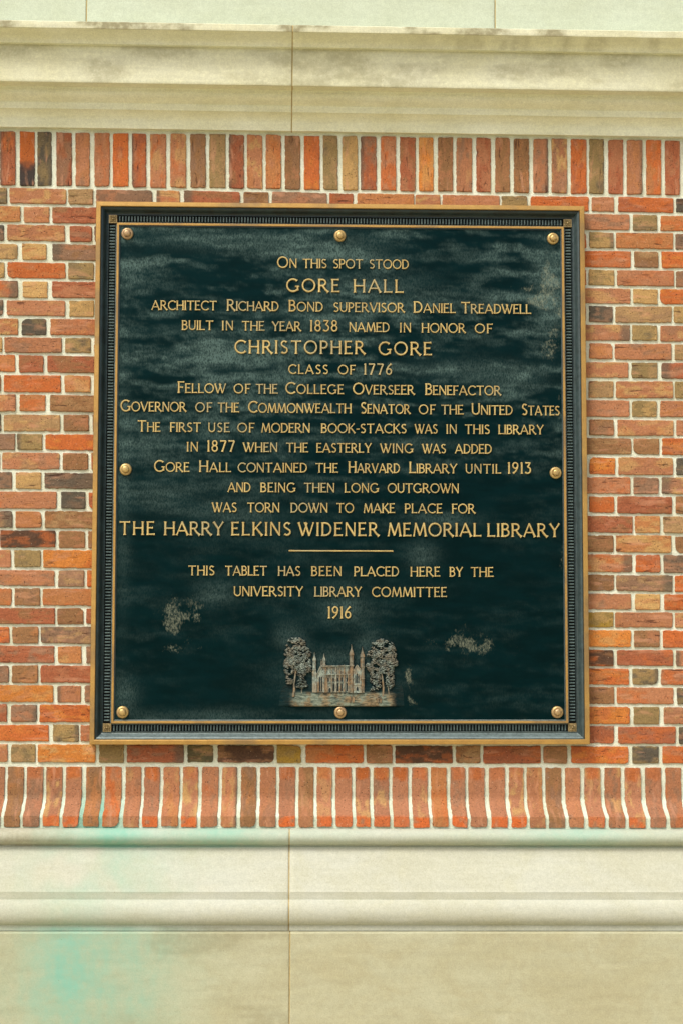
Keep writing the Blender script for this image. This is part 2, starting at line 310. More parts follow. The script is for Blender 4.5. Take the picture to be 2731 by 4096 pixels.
((1.6773,2.5051),(1.7679,2.5032),(1.7669,2.446),(1.6764,2.4468),'d'),
((1.7788,2.5059),(1.9875,2.504),(1.9862,2.4444),(1.7777,2.4464),'p'),
((1.9984,2.5054),(2.0893,2.5046),(2.088,2.4445),(1.9971,2.4445),'t'),
((-1.2851,2.4346),(-1.199,2.4344),(-1.1976,2.3714),(-1.2838,2.3733),'d'),
((-1.1906,2.4332),(-0.9916,2.4336),(-0.9905,2.3738),(-1.1894,2.372),'m'),
((-0.9804,2.434),(-0.8905,2.4343),(-0.8895,2.3745),(-0.9793,2.3743),'b'),
((-0.8782,2.4357),(-0.6881,2.4362),(-0.6873,2.3737),(-0.8771,2.3724),'r'),
((-1.4971,2.4331),(-1.2957,2.4346),(-1.2943,2.3723),(-1.4956,2.3728),'r'),
((-1.5951,2.4329),(-1.5076,2.4339),(-1.506,2.3701),(-1.5934,2.37),'R'),
((-1.8064,2.4339),(-1.6056,2.4344),(-1.6039,2.3705),(-1.8046,2.3723),'r'),
((-1.904,2.4337),(-1.8169,2.4339),(-1.8151,2.3712),(-1.9022,2.3718),'t'),
((-2.1147,2.4355),(-1.9145,2.4347),(-1.9126,2.3721),(-2.1126,2.3706),'t'),
((0.7724,2.4367),(0.8753,2.4355),(0.875,2.3771),(0.7721,2.3768),'R'),
((0.8849,2.4362),(0.9749,2.4352),(0.9745,2.3774),(0.8846,2.3776),'b'),
((0.9864,2.4351),(1.1894,2.4346),(1.1888,2.3786),(0.9859,2.3765),'r'),
((1.199,2.4357),(1.2905,2.4365),(1.2898,2.3788),(1.1984,2.378),'r'),
((1.3013,2.4368),(1.5088,2.4349),(1.508,2.3797),(1.3006,2.3784),'p'),
((1.5196,2.4352),(1.61,2.4358),(1.6091,2.3789),(1.5188,2.3785),'p'),
((1.6208,2.4361),(1.829,2.4367),(1.8279,2.3789),(1.6199,2.3807),'r'),
((1.8399,2.4371),(1.9306,2.4374),(1.9294,2.3789),(1.8388,2.3801),'b'),
((1.9414,2.4353),(2.1503,2.4365),(2.1491,2.3819),(1.9403,2.3792),'r'),
((-1.3506,2.3619),(-1.1483,2.3648),(-1.1471,2.3059),(-1.3493,2.3063),'p'),
((-1.1431,2.3647),(-1.0526,2.3644),(-1.0515,2.3061),(-1.142,2.3078),'t'),
((-1.0436,2.3635),(-0.8444,2.3643),(-0.8435,2.307),(-1.0426,2.3079),'o'),
((-1.4486,2.3627),(-1.3611,2.3625),(-1.3598,2.3061),(-1.4473,2.307),'t'),
((-1.66,2.3616),(-1.4591,2.3632),(-1.4577,2.3051),(-1.6585,2.3064),'r'),
((-1.7577,2.3622),(-1.6705,2.3626),(-1.669,2.3048),(-1.7562,2.3067),'d'),
((-1.9684,2.3603),(-1.7682,2.3636),(-1.7666,2.3073),(-1.9668,2.3065),'r'),
((-2.0658,2.361),(-1.9789,2.3618),(-1.9772,2.3062),(-2.064,2.3047),'t'),
((0.8178,2.3695),(1.0374,2.3682),(1.0369,2.3096),(0.8175,2.3083),'b'),
((1.0431,2.3681),(1.1371,2.3696),(1.1366,2.3102),(1.0427,2.31),'b'),
((1.1463,2.3702),(1.3449,2.3712),(1.3441,2.3097),(1.1457,2.3088),'o'),
((1.3557,2.3703),(1.4458,2.3687),(1.445,2.3082),(1.3549,2.3086),'q'),
((1.4566,2.3708),(1.6643,2.3699),(1.6633,2.3113),(1.4558,2.3112),'y'),
((1.6751,2.3721),(1.7656,2.3716),(1.7645,2.3092),(1.6741,2.3114),'q'),
((1.7764,2.3707),(1.9847,2.3704),(1.9835,2.31),(1.7753,2.3108),'R'),
((1.9957,2.3729),(2.0864,2.3718),(2.085,2.3093),(1.9944,2.3091),'r'),
((-1.2866,2.2974),(-1.2017,2.2989),(-1.2005,2.239),(-1.2853,2.2391),'r'),
((-1.1939,2.2986),(-0.9913,2.298),(-0.9903,2.2388),(-1.1926,2.2373),'r'),
((-0.9813,2.2987),(-0.8916,2.2973),(-0.8906,2.2375),(-0.9802,2.2368),'b'),
((-0.8804,2.299),(-0.6862,2.2982),(-0.6853,2.2364),(-0.8794,2.2392),'r'),
((-1.4982,2.2973),(-1.2971,2.2962),(-1.2958,2.2383),(-1.4967,2.2377),'o'),
((-1.596,2.2969),(-1.5087,2.2972),(-1.5072,2.2373),(-1.5944,2.2365),'b'),
((-1.8069,2.2965),(-1.6065,2.2976),(-1.6049,2.2363),(-1.8052,2.2362),'p'),
((-1.9044,2.2973),(-1.8174,2.2977),(-1.8156,2.2364),(-1.9025,2.2363),'y'),
((-2.1146,2.2956),(-1.9148,2.2957),(-1.913,2.2377),(-2.1127,2.2381),'y'),
((0.7718,2.3013),(0.8745,2.3002),(0.8741,2.2385),(0.7715,2.2368),'R'),
((0.8848,2.2997),(0.9785,2.2987),(0.9781,2.2369),(0.8844,2.2384),'O'),
((0.9884,2.3005),(1.1862,2.3003),(1.1856,2.2374),(0.9879,2.2361),'r'),
((1.1967,2.2999),(1.2889,2.301),(1.2882,2.2383),(1.1961,2.2373),'d'),
((1.2997,2.3018),(1.5068,2.3008),(1.5059,2.2363),(1.299,2.2362),'t'),
((1.5177,2.3005),(1.6079,2.3013),(1.6069,2.2372),(1.5168,2.2377),'q'),
((1.6187,2.3003),(1.8265,2.2995),(1.8253,2.2367),(1.6177,2.2387),'b'),
((1.8374,2.3004),(1.9278,2.2996),(1.9266,2.2372),(1.8362,2.2364),'q'),
((1.9387,2.3018),(2.1473,2.3022),(2.1458,2.2359),(1.9374,2.2363),'r'),
((-1.3564,2.229),(-1.1567,2.2278),(-1.1555,2.1691),(-1.3551,2.1687),'p'),
((-1.1444,2.2285),(-1.0538,2.2282),(-1.0527,2.1681),(-1.1432,2.1698),'y'),
((-1.0442,2.228),(-0.8422,2.2273),(-0.8413,2.1709),(-1.0431,2.1703),'p'),
((-1.4543,2.2286),(-1.3669,2.229),(-1.3655,2.1682),(-1.4529,2.1706),'t'),
((-1.6654,2.2295),(-1.4648,2.2302),(-1.4633,2.1707),(-1.6637,2.1694),'q'),
((-1.7628,2.2274),(-1.6758,2.228),(-1.6742,2.1711),(-1.7612,2.1689),'b'),
((-1.9733,2.2301),(-1.7733,2.2288),(-1.7717,2.1707),(-1.9714,2.1709),'r'),
((-2.0704,2.2277),(-1.9837,2.2302),(-1.9818,2.1708),(-2.0685,2.17),'b'),
((0.817,2.2272),(1.0328,2.229),(1.0324,2.1675),(0.8167,2.1686),'r'),
((1.042,2.2288),(1.1335,2.2277),(1.1329,2.1696),(1.0415,2.1686),'p'),
((1.1438,2.2301),(1.3431,2.2285),(1.3424,2.1669),(1.1432,2.17),'r'),
((1.3539,2.2299),(1.4439,2.2283),(1.4431,2.1671),(1.3532,2.1684),'R'),
((1.4547,2.2291),(1.6619,2.227),(1.661,2.1693),(1.4539,2.1676),'y'),
((1.6728,2.2291),(1.763,2.2275),(1.762,2.1699),(1.6718,2.169),'b'),
((1.7739,2.2277),(1.9818,2.2286),(1.9806,2.1687),(1.7728,2.1669),'p'),
((1.9927,2.2295),(2.0833,2.2295),(2.082,2.1697),(1.9915,2.1677),'b'),
((-1.2077,2.1594),(-0.9989,2.1618),(-0.9978,2.099),(-1.2064,2.099),'r'),
((-0.9848,2.1616),(-0.8982,2.1605),(-0.8972,2.0996),(-0.9837,2.1012),'d'),
((-0.8881,2.1592),(-0.6842,2.1617),(-0.6834,2.1009),(-0.8871,2.0992),'R'),
((-1.3056,2.1599),(-1.2182,2.1603),(-1.217,2.1011),(-1.3043,2.1),'t'),
((-1.5168,2.1593),(-1.3161,2.1614),(-1.3148,2.1008),(-1.5153,2.0986),'b'),
((-1.6144,2.1612),(-1.5273,2.1593),(-1.5257,2.0987),(-1.6129,2.101),'t'),
((-1.825,2.1623),(-1.6249,2.161),(-1.6232,2.0992),(-1.8231,2.0988),'r'),
((-1.9222,2.1613),(-1.8354,2.1612),(-1.8336,2.1004),(-1.9203,2.0993),'t'),
((0.7711,2.1597),(0.8737,2.1601),(0.8733,2.0989),(0.7708,2.1004),'r'),
((0.8832,2.1595),(0.9741,2.1589),(0.9736,2.1003),(0.8829,2.1013),'o'),
((0.9843,2.1614),(1.1809,2.1587),(1.1803,2.0988),(0.9839,2.0991),'R'),
((1.1935,2.1612),(1.285,2.1604),(1.2843,2.0983),(1.1929,2.0996),'b'),
((1.2958,2.1598),(1.5025,2.158),(1.5017,2.0983),(1.2951,2.1006),'r'),
((1.5133,2.1585),(1.6034,2.1583),(1.6024,2.0985),(1.5125,2.099),'R'),
((1.6142,2.1609),(1.8216,2.16),(1.8205,2.1007),(1.6132,2.0993),'t'),
((1.8324,2.1578),(1.9228,2.1602),(1.9216,2.101),(1.8314,2.1013),'q'),
((1.9336,2.1603),(2.1417,2.158),(2.1404,2.0994),(1.9325,2.1006),'b'),
((-1.3533,2.0908),(-1.1528,2.0905),(-1.1516,2.0316),(-1.3519,2.0327),'p'),
((-1.1432,2.0904),(-1.0506,2.0907),(-1.0494,2.0323),(-1.142,2.0311),'q'),
((-1.0405,2.0921),(-0.84,2.0913),(-0.839,2.0301),(-1.0394,2.0307),'b'),
((-1.4509,2.0902),(-1.3638,2.0918),(-1.3624,2.0308),(-1.4495,2.032),'y'),
((-1.6616,2.0906),(-1.4614,2.0908),(-1.4599,2.031),(-1.66,2.0304),'q'),
((-1.7589,2.0895),(-1.6721,2.0919),(-1.6704,2.0299),(-1.7573,2.031),'p'),
((-1.969,2.0922),(-1.7694,2.0926),(-1.7677,2.0324),(-1.9671,2.0318),'r'),
((-2.0659,2.0898),(-1.9793,2.09),(-1.9775,2.0304),(-2.064,2.0306),'y'),
((0.8163,2.0897),(1.0397,2.0893),(1.0392,2.0286),(0.816,2.0307),'R'),
((1.0461,2.0906),(1.1368,2.091),(1.1362,2.0288),(1.0456,2.0301),'q'),
((1.1482,2.0895),(1.3415,2.0915),(1.3407,2.0293),(1.1476,2.0304),'m'),
((1.3522,2.0895),(1.442,2.0896),(1.4412,2.0277),(1.3515,2.0301),'p'),
((1.4528,2.0895),(1.6597,2.0896),(1.6587,2.0302),(1.452,2.0292),'r'),
((1.6705,2.0923),(1.7606,2.0898),(1.7595,2.0278),(1.6695,2.0275),'r'),
((1.7714,2.0911),(1.979,2.0912),(1.9777,2.0282),(1.7704,2.0291),'q'),
((1.9898,2.0893),(2.0803,2.0909),(2.0789,2.0288),(1.9886,2.0272),'t'),
((-1.1948,2.0231),(-1.0008,2.0227),(-0.9997,1.9637),(-1.1935,1.9612),'k'),
((-0.9908,2.0221),(-0.897,2.0222),(-0.8959,1.961),(-0.9897,1.961),'b'),
((-0.8869,2.023),(-0.6823,2.0231),(-0.6814,1.9608),(-0.8859,1.9608),'b'),
((-1.2925,2.0217),(-1.2053,2.0238),(-1.204,1.9625),(-1.2912,1.9639),'b'),
((-1.5034,2.0237),(-1.303,2.0238),(-1.3017,1.9625),(-1.5019,1.9626),'b'),
((-1.6008,2.0219),(-1.5139,2.0239),(-1.5124,1.9636),(-1.5993,1.9639),'t'),
((-1.811,2.0228),(-1.6112,2.0217),(-1.6097,1.9639),(-1.8092,1.9618),'o'),
((-1.9081,2.0238),(-1.8214,2.0236),(-1.8196,1.9622),(-1.9063,1.9647),'t'),
((0.8387,2.0209),(0.9708,2.0212),(0.9703,1.9604),(0.8384,1.961),'b'),
((0.9787,2.0219),(1.1772,2.0215),(1.1766,1.9588),(0.9783,1.9603),'q'),
((1.1897,2.019),(1.2834,2.0189),(1.2828,1.9599),(1.1891,1.959),'b'),
((1.2942,2.0206),(1.5006,2.0208),(1.4997,1.959),(1.2935,1.9607),'q'),
((1.5113,2.0202),(1.6012,2.0204),(1.6003,1.9584),(1.5105,1.9587),'p'),
((1.612,2.0193),(1.819,2.0186),(1.818,1.9605),(1.6111,1.9607),'R'),
((1.8299,2.0196),(1.9201,2.0213),(1.9189,1.9609),(1.8288,1.9605),'y'),
((1.9309,2.0211),(2.1386,2.0204),(2.1373,1.9607),(1.9297,1.9603),'q'),
((-1.3546,1.9541),(-1.1549,1.9535),(-1.1536,1.8913),(-1.3532,1.8931),'r'),
((-1.1451,1.954),(-1.0508,1.9524),(-1.0497,1.8936),(-1.1438,1.8922),'t'),
((-1.0431,1.9548),(-0.84,1.9549),(-0.839,1.8907),(-1.0419,1.8916),'O'),
((-1.452,1.953),(-1.365,1.9524),(-1.3636,1.8922),(-1.4506,1.8927),'d'),
((-1.6624,1.9557),(-1.4625,1.9526),(-1.461,1.8917),(-1.6607,1.894),'o'),
((-1.7595,1.9551),(-1.6727,1.9528),(-1.6711,1.8934),(-1.7578,1.894),'y'),
((-1.9691,1.9532),(-1.7699,1.9549),(-1.7682,1.8941),(-1.9673,1.8945),'o'),
((-2.066,1.9548),(-1.9795,1.9553),(-1.9776,1.8926),(-2.064,1.892),'b'),
((0.8156,1.9529),(1.0363,1.953),(1.0358,1.889),(0.8152,1.8895),'r'),
((1.0477,1.9504),(1.1371,1.9527),(1.1365,1.889),(1.0472,1.8905),'o'),
((1.1485,1.9524),(1.3398,1.9516),(1.339,1.8883),(1.1478,1.8887),'p'),
((1.3505,1.9502),(1.4402,1.952),(1.4393,1.8895),(1.3498,1.8905),'y'),
((1.4509,1.95),(1.6575,1.9522),(1.6564,1.8878),(1.4501,1.8878),'r'),
((1.6682,1.9511),(1.7582,1.9505),(1.7571,1.8875),(1.6672,1.8884),'b'),
((1.769,1.95),(1.9762,1.9521),(1.9749,1.8878),(1.7679,1.8883),'q'),
((1.987,1.9511),(2.0773,1.952),(2.0759,1.8891),(1.9857,1.8886),'q'),
((-1.2019,1.8839),(-1.0005,1.883),(-0.9995,1.8273),(-1.2007,1.8268),'r'),
((-0.9893,1.8819),(-0.898,1.8847),(-0.897,1.8263),(-0.9883,1.8259),'p'),
((-0.8891,1.8847),(-0.6803,1.883),(-0.6794,1.8251),(-0.8881,1.8261),'o'),
((-1.2995,1.8841),(-1.2124,1.885),(-1.2112,1.8275),(-1.2982,1.8267),'b'),
((-1.5099,1.8828),(-1.3099,1.883),(-1.3086,1.8278),(-1.5085,1.8291),'q'),
((-1.6072,1.885),(-1.5203,1.8844),(-1.519,1.8298),(-1.6057,1.8287),'p'),
((-1.8169,1.8833),(-1.6176,1.8845),(-1.616,1.8274),(-1.8153,1.8289),'R'),
((-1.9138,1.8828),(-1.8273,1.8855),(-1.8257,1.8294),(-1.9122,1.8304),'q'),
((0.8379,1.8823),(0.9709,1.8803),(0.9705,1.8234),(0.8376,1.8219),'b'),
((0.9784,1.8797),(1.1792,1.881),(1.1786,1.8207),(0.978,1.823),'p'),
((1.1879,1.8799),(1.2818,1.8798),(1.2812,1.8208),(1.1873,1.82),'o'),
((1.2926,1.8805),(1.4986,1.8801),(1.4977,1.822),(1.2919,1.82),'t'),
((1.5093,1.8798),(1.599,1.8803),(1.5981,1.8213),(1.5085,1.8205),'t'),
((1.6098,1.8789),(1.8165,1.8795),(1.8154,1.8209),(1.6089,1.8201),'q'),
((1.8273,1.8815),(1.9173,1.8815),(1.9161,1.8184),(1.8261,1.8193),'y'),
((1.9281,1.8791),(2.1354,1.8802),(2.1341,1.8186),(1.9269,1.8205),'y'),
((-1.3471,1.8203),(-1.1494,1.8184),(-1.1482,1.758),(-1.3457,1.7592),'q'),
((-1.141,1.8201),(-1.0505,1.8199),(-1.0493,1.7582),(-1.1398,1.7595),'b'),
((-1.0432,1.8192),(-0.8356,1.8185),(-0.8346,1.7575),(-1.042,1.7591),'q'),
((-1.4444,1.8204),(-1.3575,1.8205),(-1.3561,1.7579),(-1.4429,1.7596),'t'),
((-1.6543,1.8201),(-1.4548,1.8208),(-1.4533,1.7602),(-1.6527,1.7587),'r'),
((-1.7513,1.8203),(-1.6647,1.8206),(-1.663,1.7582),(-1.7496,1.7603),'p'),
((-1.9606,1.8214),(-1.7617,1.8213),(-1.76,1.7598),(-1.9587,1.7589),'r'),
((-2.0572,1.82),(-1.971,1.8213),(-1.969,1.7594),(-2.0553,1.7611),'b'),
((0.8148,1.8135),(1.0318,1.8135),(1.0313,1.7574),(0.8145,1.7562),'r'),
((1.0438,1.8137),(1.1357,1.8126),(1.1352,1.7571),(1.0433,1.7556),'y'),
((1.1489,1.8134),(1.3381,1.8125),(1.3374,1.7558),(1.1484,1.7573),'o'),
((1.3488,1.8113),(1.4383,1.8102),(1.4376,1.7568),(1.3481,1.7564),'R'),
((1.449,1.8108),(1.6552,1.8116),(1.6543,1.7558),(1.4483,1.7573),'q'),
((1.6659,1.8106),(1.7557,1.8109),(1.7547,1.7545),(1.665,1.7547),'t'),
((1.7665,1.812),(1.9733,1.811),(1.9722,1.7557),(1.7655,1.7551),'o'),
((1.9841,1.8091),(2.0741,1.8089),(2.073,1.7548),(1.983,1.7559),'R'),
((-1.2013,1.7502),(-0.9974,1.751),(-0.9963,1.6935),(-1.2001,1.694),'R'),
((-0.9903,1.75),(-0.8979,1.7516),(-0.897,1.6949),(-0.9892,1.6931),'b'),
((-0.889,1.7503),(-0.6784,1.7507),(-0.6775,1.6921),(-0.8881,1.6951),'R'),
((-1.2987,1.7495),(-1.2118,1.752),(-1.2105,1.6925),(-1.2974,1.693),'q'),
((-1.5088,1.7517),(-1.3091,1.75),(-1.3078,1.6923),(-1.5074,1.6951),'y'),
((-1.6059,1.7521),(-1.5191,1.7496),(-1.5178,1.6949),(-1.6044,1.6949),'b'),
((-1.8153,1.7524),(-1.6162,1.7498),(-1.6147,1.6946),(-1.8135,1.6922),'R'),
((-1.912,1.7514),(-1.8256,1.7523),(-1.8239,1.6947),(-1.9103,1.6947),'q'),
((0.8372,1.748),(0.9688,1.7489),(0.9684,1.694),(0.8369,1.6923),'u'),
((0.9733,1.7477),(1.179,1.7494),(1.1785,1.6942),(0.9729,1.6931),'r'),
((1.1875,1.7484),(1.2804,1.749),(1.2797,1.6947),(1.1869,1.6939),'r'),
((1.2911,1.7473),(1.4967,1.7475),(1.4959,1.6942),(1.2904,1.6945),'r'),
((1.5074,1.7462),(1.597,1.7487),(1.5962,1.6948),(1.5067,1.6947),'t'),
((1.6077,1.7472),(1.8141,1.7486),(1.8131,1.694),(1.6069,1.694),'q'),
((1.8248,1.7473),(1.9146,1.7459),(1.9136,1.694),(1.8238,1.6945),'t'),
((1.9254,1.7461),(2.1325,1.7476),(2.1313,1.6945),(1.9244,1.6949),'o'),
((-1.3528,1.6835),(-1.1545,1.6844),(-1.1533,1.6261),(-1.3515,1.628),'o'),
((-1.1456,1.6839),(-1.0535,1.6863),(-1.0524,1.6258),(-1.1444,1.6255),'b'),
((-1.0468,1.685),(-0.8423,1.6859),(-0.8413,1.6247),(-1.0457,1.6278),'p'),
((-1.4499,1.6846),(-1.3632,1.6845),(-1.3619,1.6277),(-1.4485,1.6275),'r'),
((-1.6595,1.6853),(-1.4603,1.6835),(-1.4589,1.6253),(-1.6579,1.6283),'R'),
((-1.7563,1.6853),(-1.6699,1.6858),(-1.6683,1.6272),(-1.7547,1.6285),'y'),
((-1.9651,1.6843),(-1.7667,1.6844),(-1.765,1.6279),(-1.9634,1.6288),'r'),
((-2.0616,1.6836),(-1.9756,1.6862),(-1.9737,1.6258),(-2.0598,1.6273),'b'),
((0.8142,1.6855),(1.0307,1.6838),(1.0302,1.6234),(0.8138,1.625),'O'),
((1.0398,1.6844),(1.1329,1.6855),(1.1324,1.6239),(1.0393,1.6252),'b'),
((1.1432,1.685),(1.3365,1.6836),(1.3358,1.623),(1.1426,1.6237),'o'),
((1.3472,1.6833),(1.4366,1.6837),(1.4358,1.6236),(1.3465,1.6234),'q'),
((1.4473,1.686),(1.6531,1.6853),(1.6521,1.6228),(1.4465,1.6223),'b'),
((1.6639,1.6854),(1.7535,1.683),(1.7524,1.6225),(1.6629,1.6247),'y'),
((1.7643,1.6853),(1.9707,1.6837),(1.9695,1.6238),(1.7632,1.6239),'r'),
((1.9815,1.6843),(2.0715,1.6851),(2.0701,1.6223),(1.9803,1.623),'R'),
((-1.203,1.6192),(-0.9967,1.6174),(-0.9956,1.5588),(-1.2017,1.5573),'R'),
((-0.9867,1.6162),(-0.9023,1.6189),(-0.9013,1.5577),(-0.9856,1.5582),'q'),
((-0.8868,1.6175),(-0.6765,1.6185),(-0.6756,1.5573),(-0.8857,1.5581),'p'),
((-1.3001,1.6165),(-1.2134,1.6191),(-1.2121,1.559),(-1.2989,1.5601),'t'),
((-1.5099,1.6189),(-1.3105,1.6164),(-1.3092,1.559),(-1.5083,1.5577),'p'),
((-1.6067,1.6181),(-1.5202,1.6171),(-1.5188,1.5596),(-1.6052,1.5601),'t'),
((-1.8158,1.6194),(-1.6172,1.6195),(-1.6156,1.56),(-1.8141,1.5602),'r'),
((-1.9124,1.6198),(-1.8261,1.6184),(-1.8244,1.5594),(-1.9105,1.5573),'r'),
((0.8364,1.6153),(0.9673,1.6142),(0.9669,1.5574),(0.8361,1.5569),'k'),
((0.9791,1.6141),(1.1793,1.6157),(1.1787,1.5589),(0.9787,1.5594),'R'),
((1.189,1.6138),(1.2811,1.616),(1.2804,1.5565),(1.1885,1.5573),'r'),
((1.2918,1.6142),(1.4971,1.6165),(1.4963,1.5567),(1.2912,1.5593),'r'),
((1.5078,1.6165),(1.5972,1.6134),(1.5963,1.5594),(1.507,1.5591),'d'),
((1.6079,1.615),(1.8139,1.6157),(1.8129,1.5591),(1.6071,1.5584),'r'),
((1.8246,1.6144),(1.9143,1.6138),(1.9132,1.5579),(1.8236,1.5577),'b'),
((1.9251,1.6153),(2.1318,1.6144),(2.1305,1.5574),(1.924,1.5565),'r'),
((-1.3541,1.5499),(-1.1539,1.5484),(-1.1527,1.4895),(-1.3527,1.4886),'p'),
((-1.145,1.5492),(-1.0531,1.5512),(-1.0519,1.4882),(-1.1438,1.4881),'b'),
((-1.0454,1.5511),(-0.8401,1.5494),(-0.8391,1.4898),(-1.0442,1.4903),'R'),
((-1.4511,1.5512),(-1.3645,1.5487),(-1.3631,1.4879),(-1.4496,1.488),'p'),
((-1.6603,1.5511),(-1.4614,1.5493),(-1.46,1.4895),(-1.6586,1.4885),'R'),
((-1.7568,1.5488),(-1.6706,1.5506),(-1.6689,1.4879),(-1.7552,1.4896),'t'),
((-1.9654,1.5511),(-1.7672,1.5493),(-1.7654,1.4878),(-1.9634,1.4878),'r'),
((-2.0617,1.5498),(-1.9757,1.5489),(-1.9737,1.4871),(-2.0597,1.4871),'b'),
((0.8135,1.5495),(1.0221,1.5495),(1.0217,1.4906),(0.8131,1.4923),'o'),
((1.033,1.5492),(1.1255,1.5502),(1.125,1.4922),(1.0326,1.4927),'t'),
((1.135,1.5481),(1.3349,1.5479),(1.3342,1.4927),(1.1345,1.4911),'r'),
((1.3456,1.5483),(1.4348,1.548),(1.434,1.4917),(1.3449,1.4932),'r'),
((1.4455,1.5499),(1.6509,1.5492),(1.65,1.4941),(1.4447,1.4939),'r'),
((1.6616,1.5478),(1.7511,1.5492),(1.7501,1.4928),(1.6607,1.4923),'p'),
((1.7618,1.5486),(1.9679,1.5483),(1.9669,1.4945),(1.7608,1.4918),'t'),
((1.9787,1.549),(2.0685,1.5489),(2.0673,1.4938),(1.9776,1.4945),'t'),
((-1.2023,1.4813),(-0.9975,1.4816),(-0.9964,1.4215),(-1.201,1.422),'O'),
((-0.9853,1.4793),(-0.9022,1.4818),(-0.9012,1.4216),(-0.9842,1.4219),'r'),
((-0.8911,1.4809),(-0.6745,1.4804),(-0.6737,1.4237),(-0.8901,1.4218),'p'),
((-1.2993,1.4802),(-1.2126,1.4799),(-1.2114,1.4232),(-1.298,1.4208),'p'),
((-1.5086,1.4812),(-1.3096,1.479),(-1.3083,1.4208),(-1.5071,1.4212),'R'),
((-1.6053,1.479),(-1.5189,1.4796),(-1.5174,1.4207),(-1.6037,1.4215),'b'),
((-1.8139,1.4809),(-1.6156,1.4798),(-1.6141,1.4234),(-1.8122,1.422),'o'),
((-1.9103,1.4796),(-1.8242,1.4787),(-1.8226,1.4235),(-1.9086,1.4224),'p'),
((0.8357,1.4843),(0.9691,1.4836),(0.9687,1.4239),(0.8354,1.4249),'b'),
((0.977,1.4836),(1.1798,1.4827),(1.1792,1.4237),(0.9766,1.4247),'r'),
((1.1907,1.4836),(1.2774,1.4849),(1.2767,1.4248),(1.1901,1.4238),'d'),
((1.288,1.4845),(1.4929,1.4835),(1.4921,1.425),(1.2873,1.4228),'r'),
((1.5036,1.4826),(1.5929,1.483),(1.592,1.4235),(1.5028,1.4226),'q'),
((1.6036,1.485),(1.8092,1.4855),(1.8081,1.4244),(1.6026,1.4223),'r'),
((1.8199,1.4839),(1.9095,1.4849),(1.9083,1.4238),(1.8188,1.4231),'r'),
((1.9202,1.484),(2.1266,1.4859),(2.1252,1.4245),(1.9191,1.4243),'o'),
((-1.3554,1.4148),(-1.1578,1.4152),(-1.1565,1.3525),(-1.354,1.3545),'R'),
((-1.1452,1.4144),(-1.0538,1.4134),(-1.0526,1.3523),(-1.1439,1.3539),'p'),
((-1.0457,1.4151),(-0.8422,1.4125),(-0.8413,1.3529),(-1.0445,1.3524),'o'),
((-1.4521,1.4129),(-1.3658,1.4149),(-1.3643,1.3541),(-1.4506,1.3517),'y'),
((-1.6609,1.4141),(-1.4625,1.4132),(-1.461,1.3522),(-1.6593,1.3526),'p'),
((-1.7574,1.4132),(-1.6713,1.4136),(-1.6696,1.3533),(-1.7557,1.3527),'R'),
((-1.9655,1.4131),(-1.7678,1.4149),(-1.766,1.3529),(-1.9636,1.3533),'r'),
((-2.0617,1.4143),(-1.9758,1.4135),(-1.9739,1.3525),(-2.0597,1.3534),'b'),
((0.8127,1.4155),(1.0229,1.4145),(1.0224,1.3547),(0.8124,1.3536),'o'),
((1.036,1.4144),(1.1281,1.4146),(1.1275,1.3537),(1.0355,1.3536),'t'),
((1.1424,1.4147),(1.3333,1.415),(1.3325,1.354),(1.1418,1.3556),'r'),
((1.3439,1.4139),(1.433,1.4159),(1.4322,1.3565),(1.3432,1.356),'R'),
((1.4437,1.4154),(1.6487,1.416),(1.6478,1.3569),(1.4429,1.3568),'r'),
((1.6594,1.4138),(1.7487,1.4142),(1.7477,1.3548),(1.6585,1.3552),'R'),
((1.7595,1.4152),(1.9652,1.4146),(1.964,1.3562),(1.7584,1.3546),'b'),
((1.976,1.416),(2.0656,1.4154),(2.0643,1.3552),(1.9748,1.3557),'R'),
((-1.2104,1.3436),(-1.0116,1.3439),(-1.0105,1.2861),(-1.2092,1.286),'o'),
((-0.9983,1.346),(-0.9076,1.345),(-0.9065,1.2843),(-0.9972,1.287),'t'),
((-0.9027,1.3434),(-0.6726,1.3438),(-0.6717,1.2848),(-0.9017,1.2867),'r'),
((-1.3072,1.3429),(-1.2208,1.345),(-1.2196,1.2869),(-1.306,1.2868),'y'),
((-1.5162,1.3449),(-1.3176,1.3451),(-1.3163,1.2871),(-1.5147,1.2867),'r'),
((-1.6127,1.3433),(-1.5265,1.3426),(-1.5251,1.2873),(-1.6111,1.2845),'b'),
((-1.8209,1.3427),(-1.623,1.3426),(-1.6215,1.2858),(-1.8192,1.2862),'q'),
((-1.9171,1.3445),(-1.8312,1.3447),(-1.8295,1.2866),(-1.9154,1.2861),'d'),
((0.8349,1.3475),(0.967,1.3474),(0.9665,1.2855),(0.8346,1.2868),'R'),
((0.9816,1.3452),(1.1852,1.3458),(1.1846,1.286),(0.9812,1.2844),'R'),
((1.196,1.345),(1.2871,1.3457),(1.2864,1.2859),(1.1954,1.2849),'d'),
((1.2978,1.3459),(1.5023,1.3457),(1.5015,1.2855),(1.2971,1.286),'R'),
((1.5131,1.3482),(1.6021,1.3457),(1.6012,1.2846),(1.5121,1.2851),'b'),
((1.6128,1.3467),(1.8181,1.3456),(1.817,1.2866),(1.6118,1.2839),'o'),
((1.8288,1.347),(1.9182,1.3473),(1.917,1.2856),(1.8277,1.2855),'t'),
((1.9289,1.3469),(2.1349,1.3479),(2.1335,1.2859),(1.9277,1.2866),'R'),
((-1.3577,1.2777),(-1.1524,1.277),(-1.1511,1.2147),(-1.3562,1.2144),'r'),
((-1.1422,1.2759),(-1.056,1.2786),(-1.0547,1.2147),(-1.141,1.2137),'t'),
((-1.0493,1.2765),(-0.8474,1.2765),(-0.8464,1.2135),(-1.0481,1.2137),'O'),
((-0.8372,1.2773),(-0.7491,1.2784),(-0.7481,1.2131),(-0.8362,1.2126),'t'),
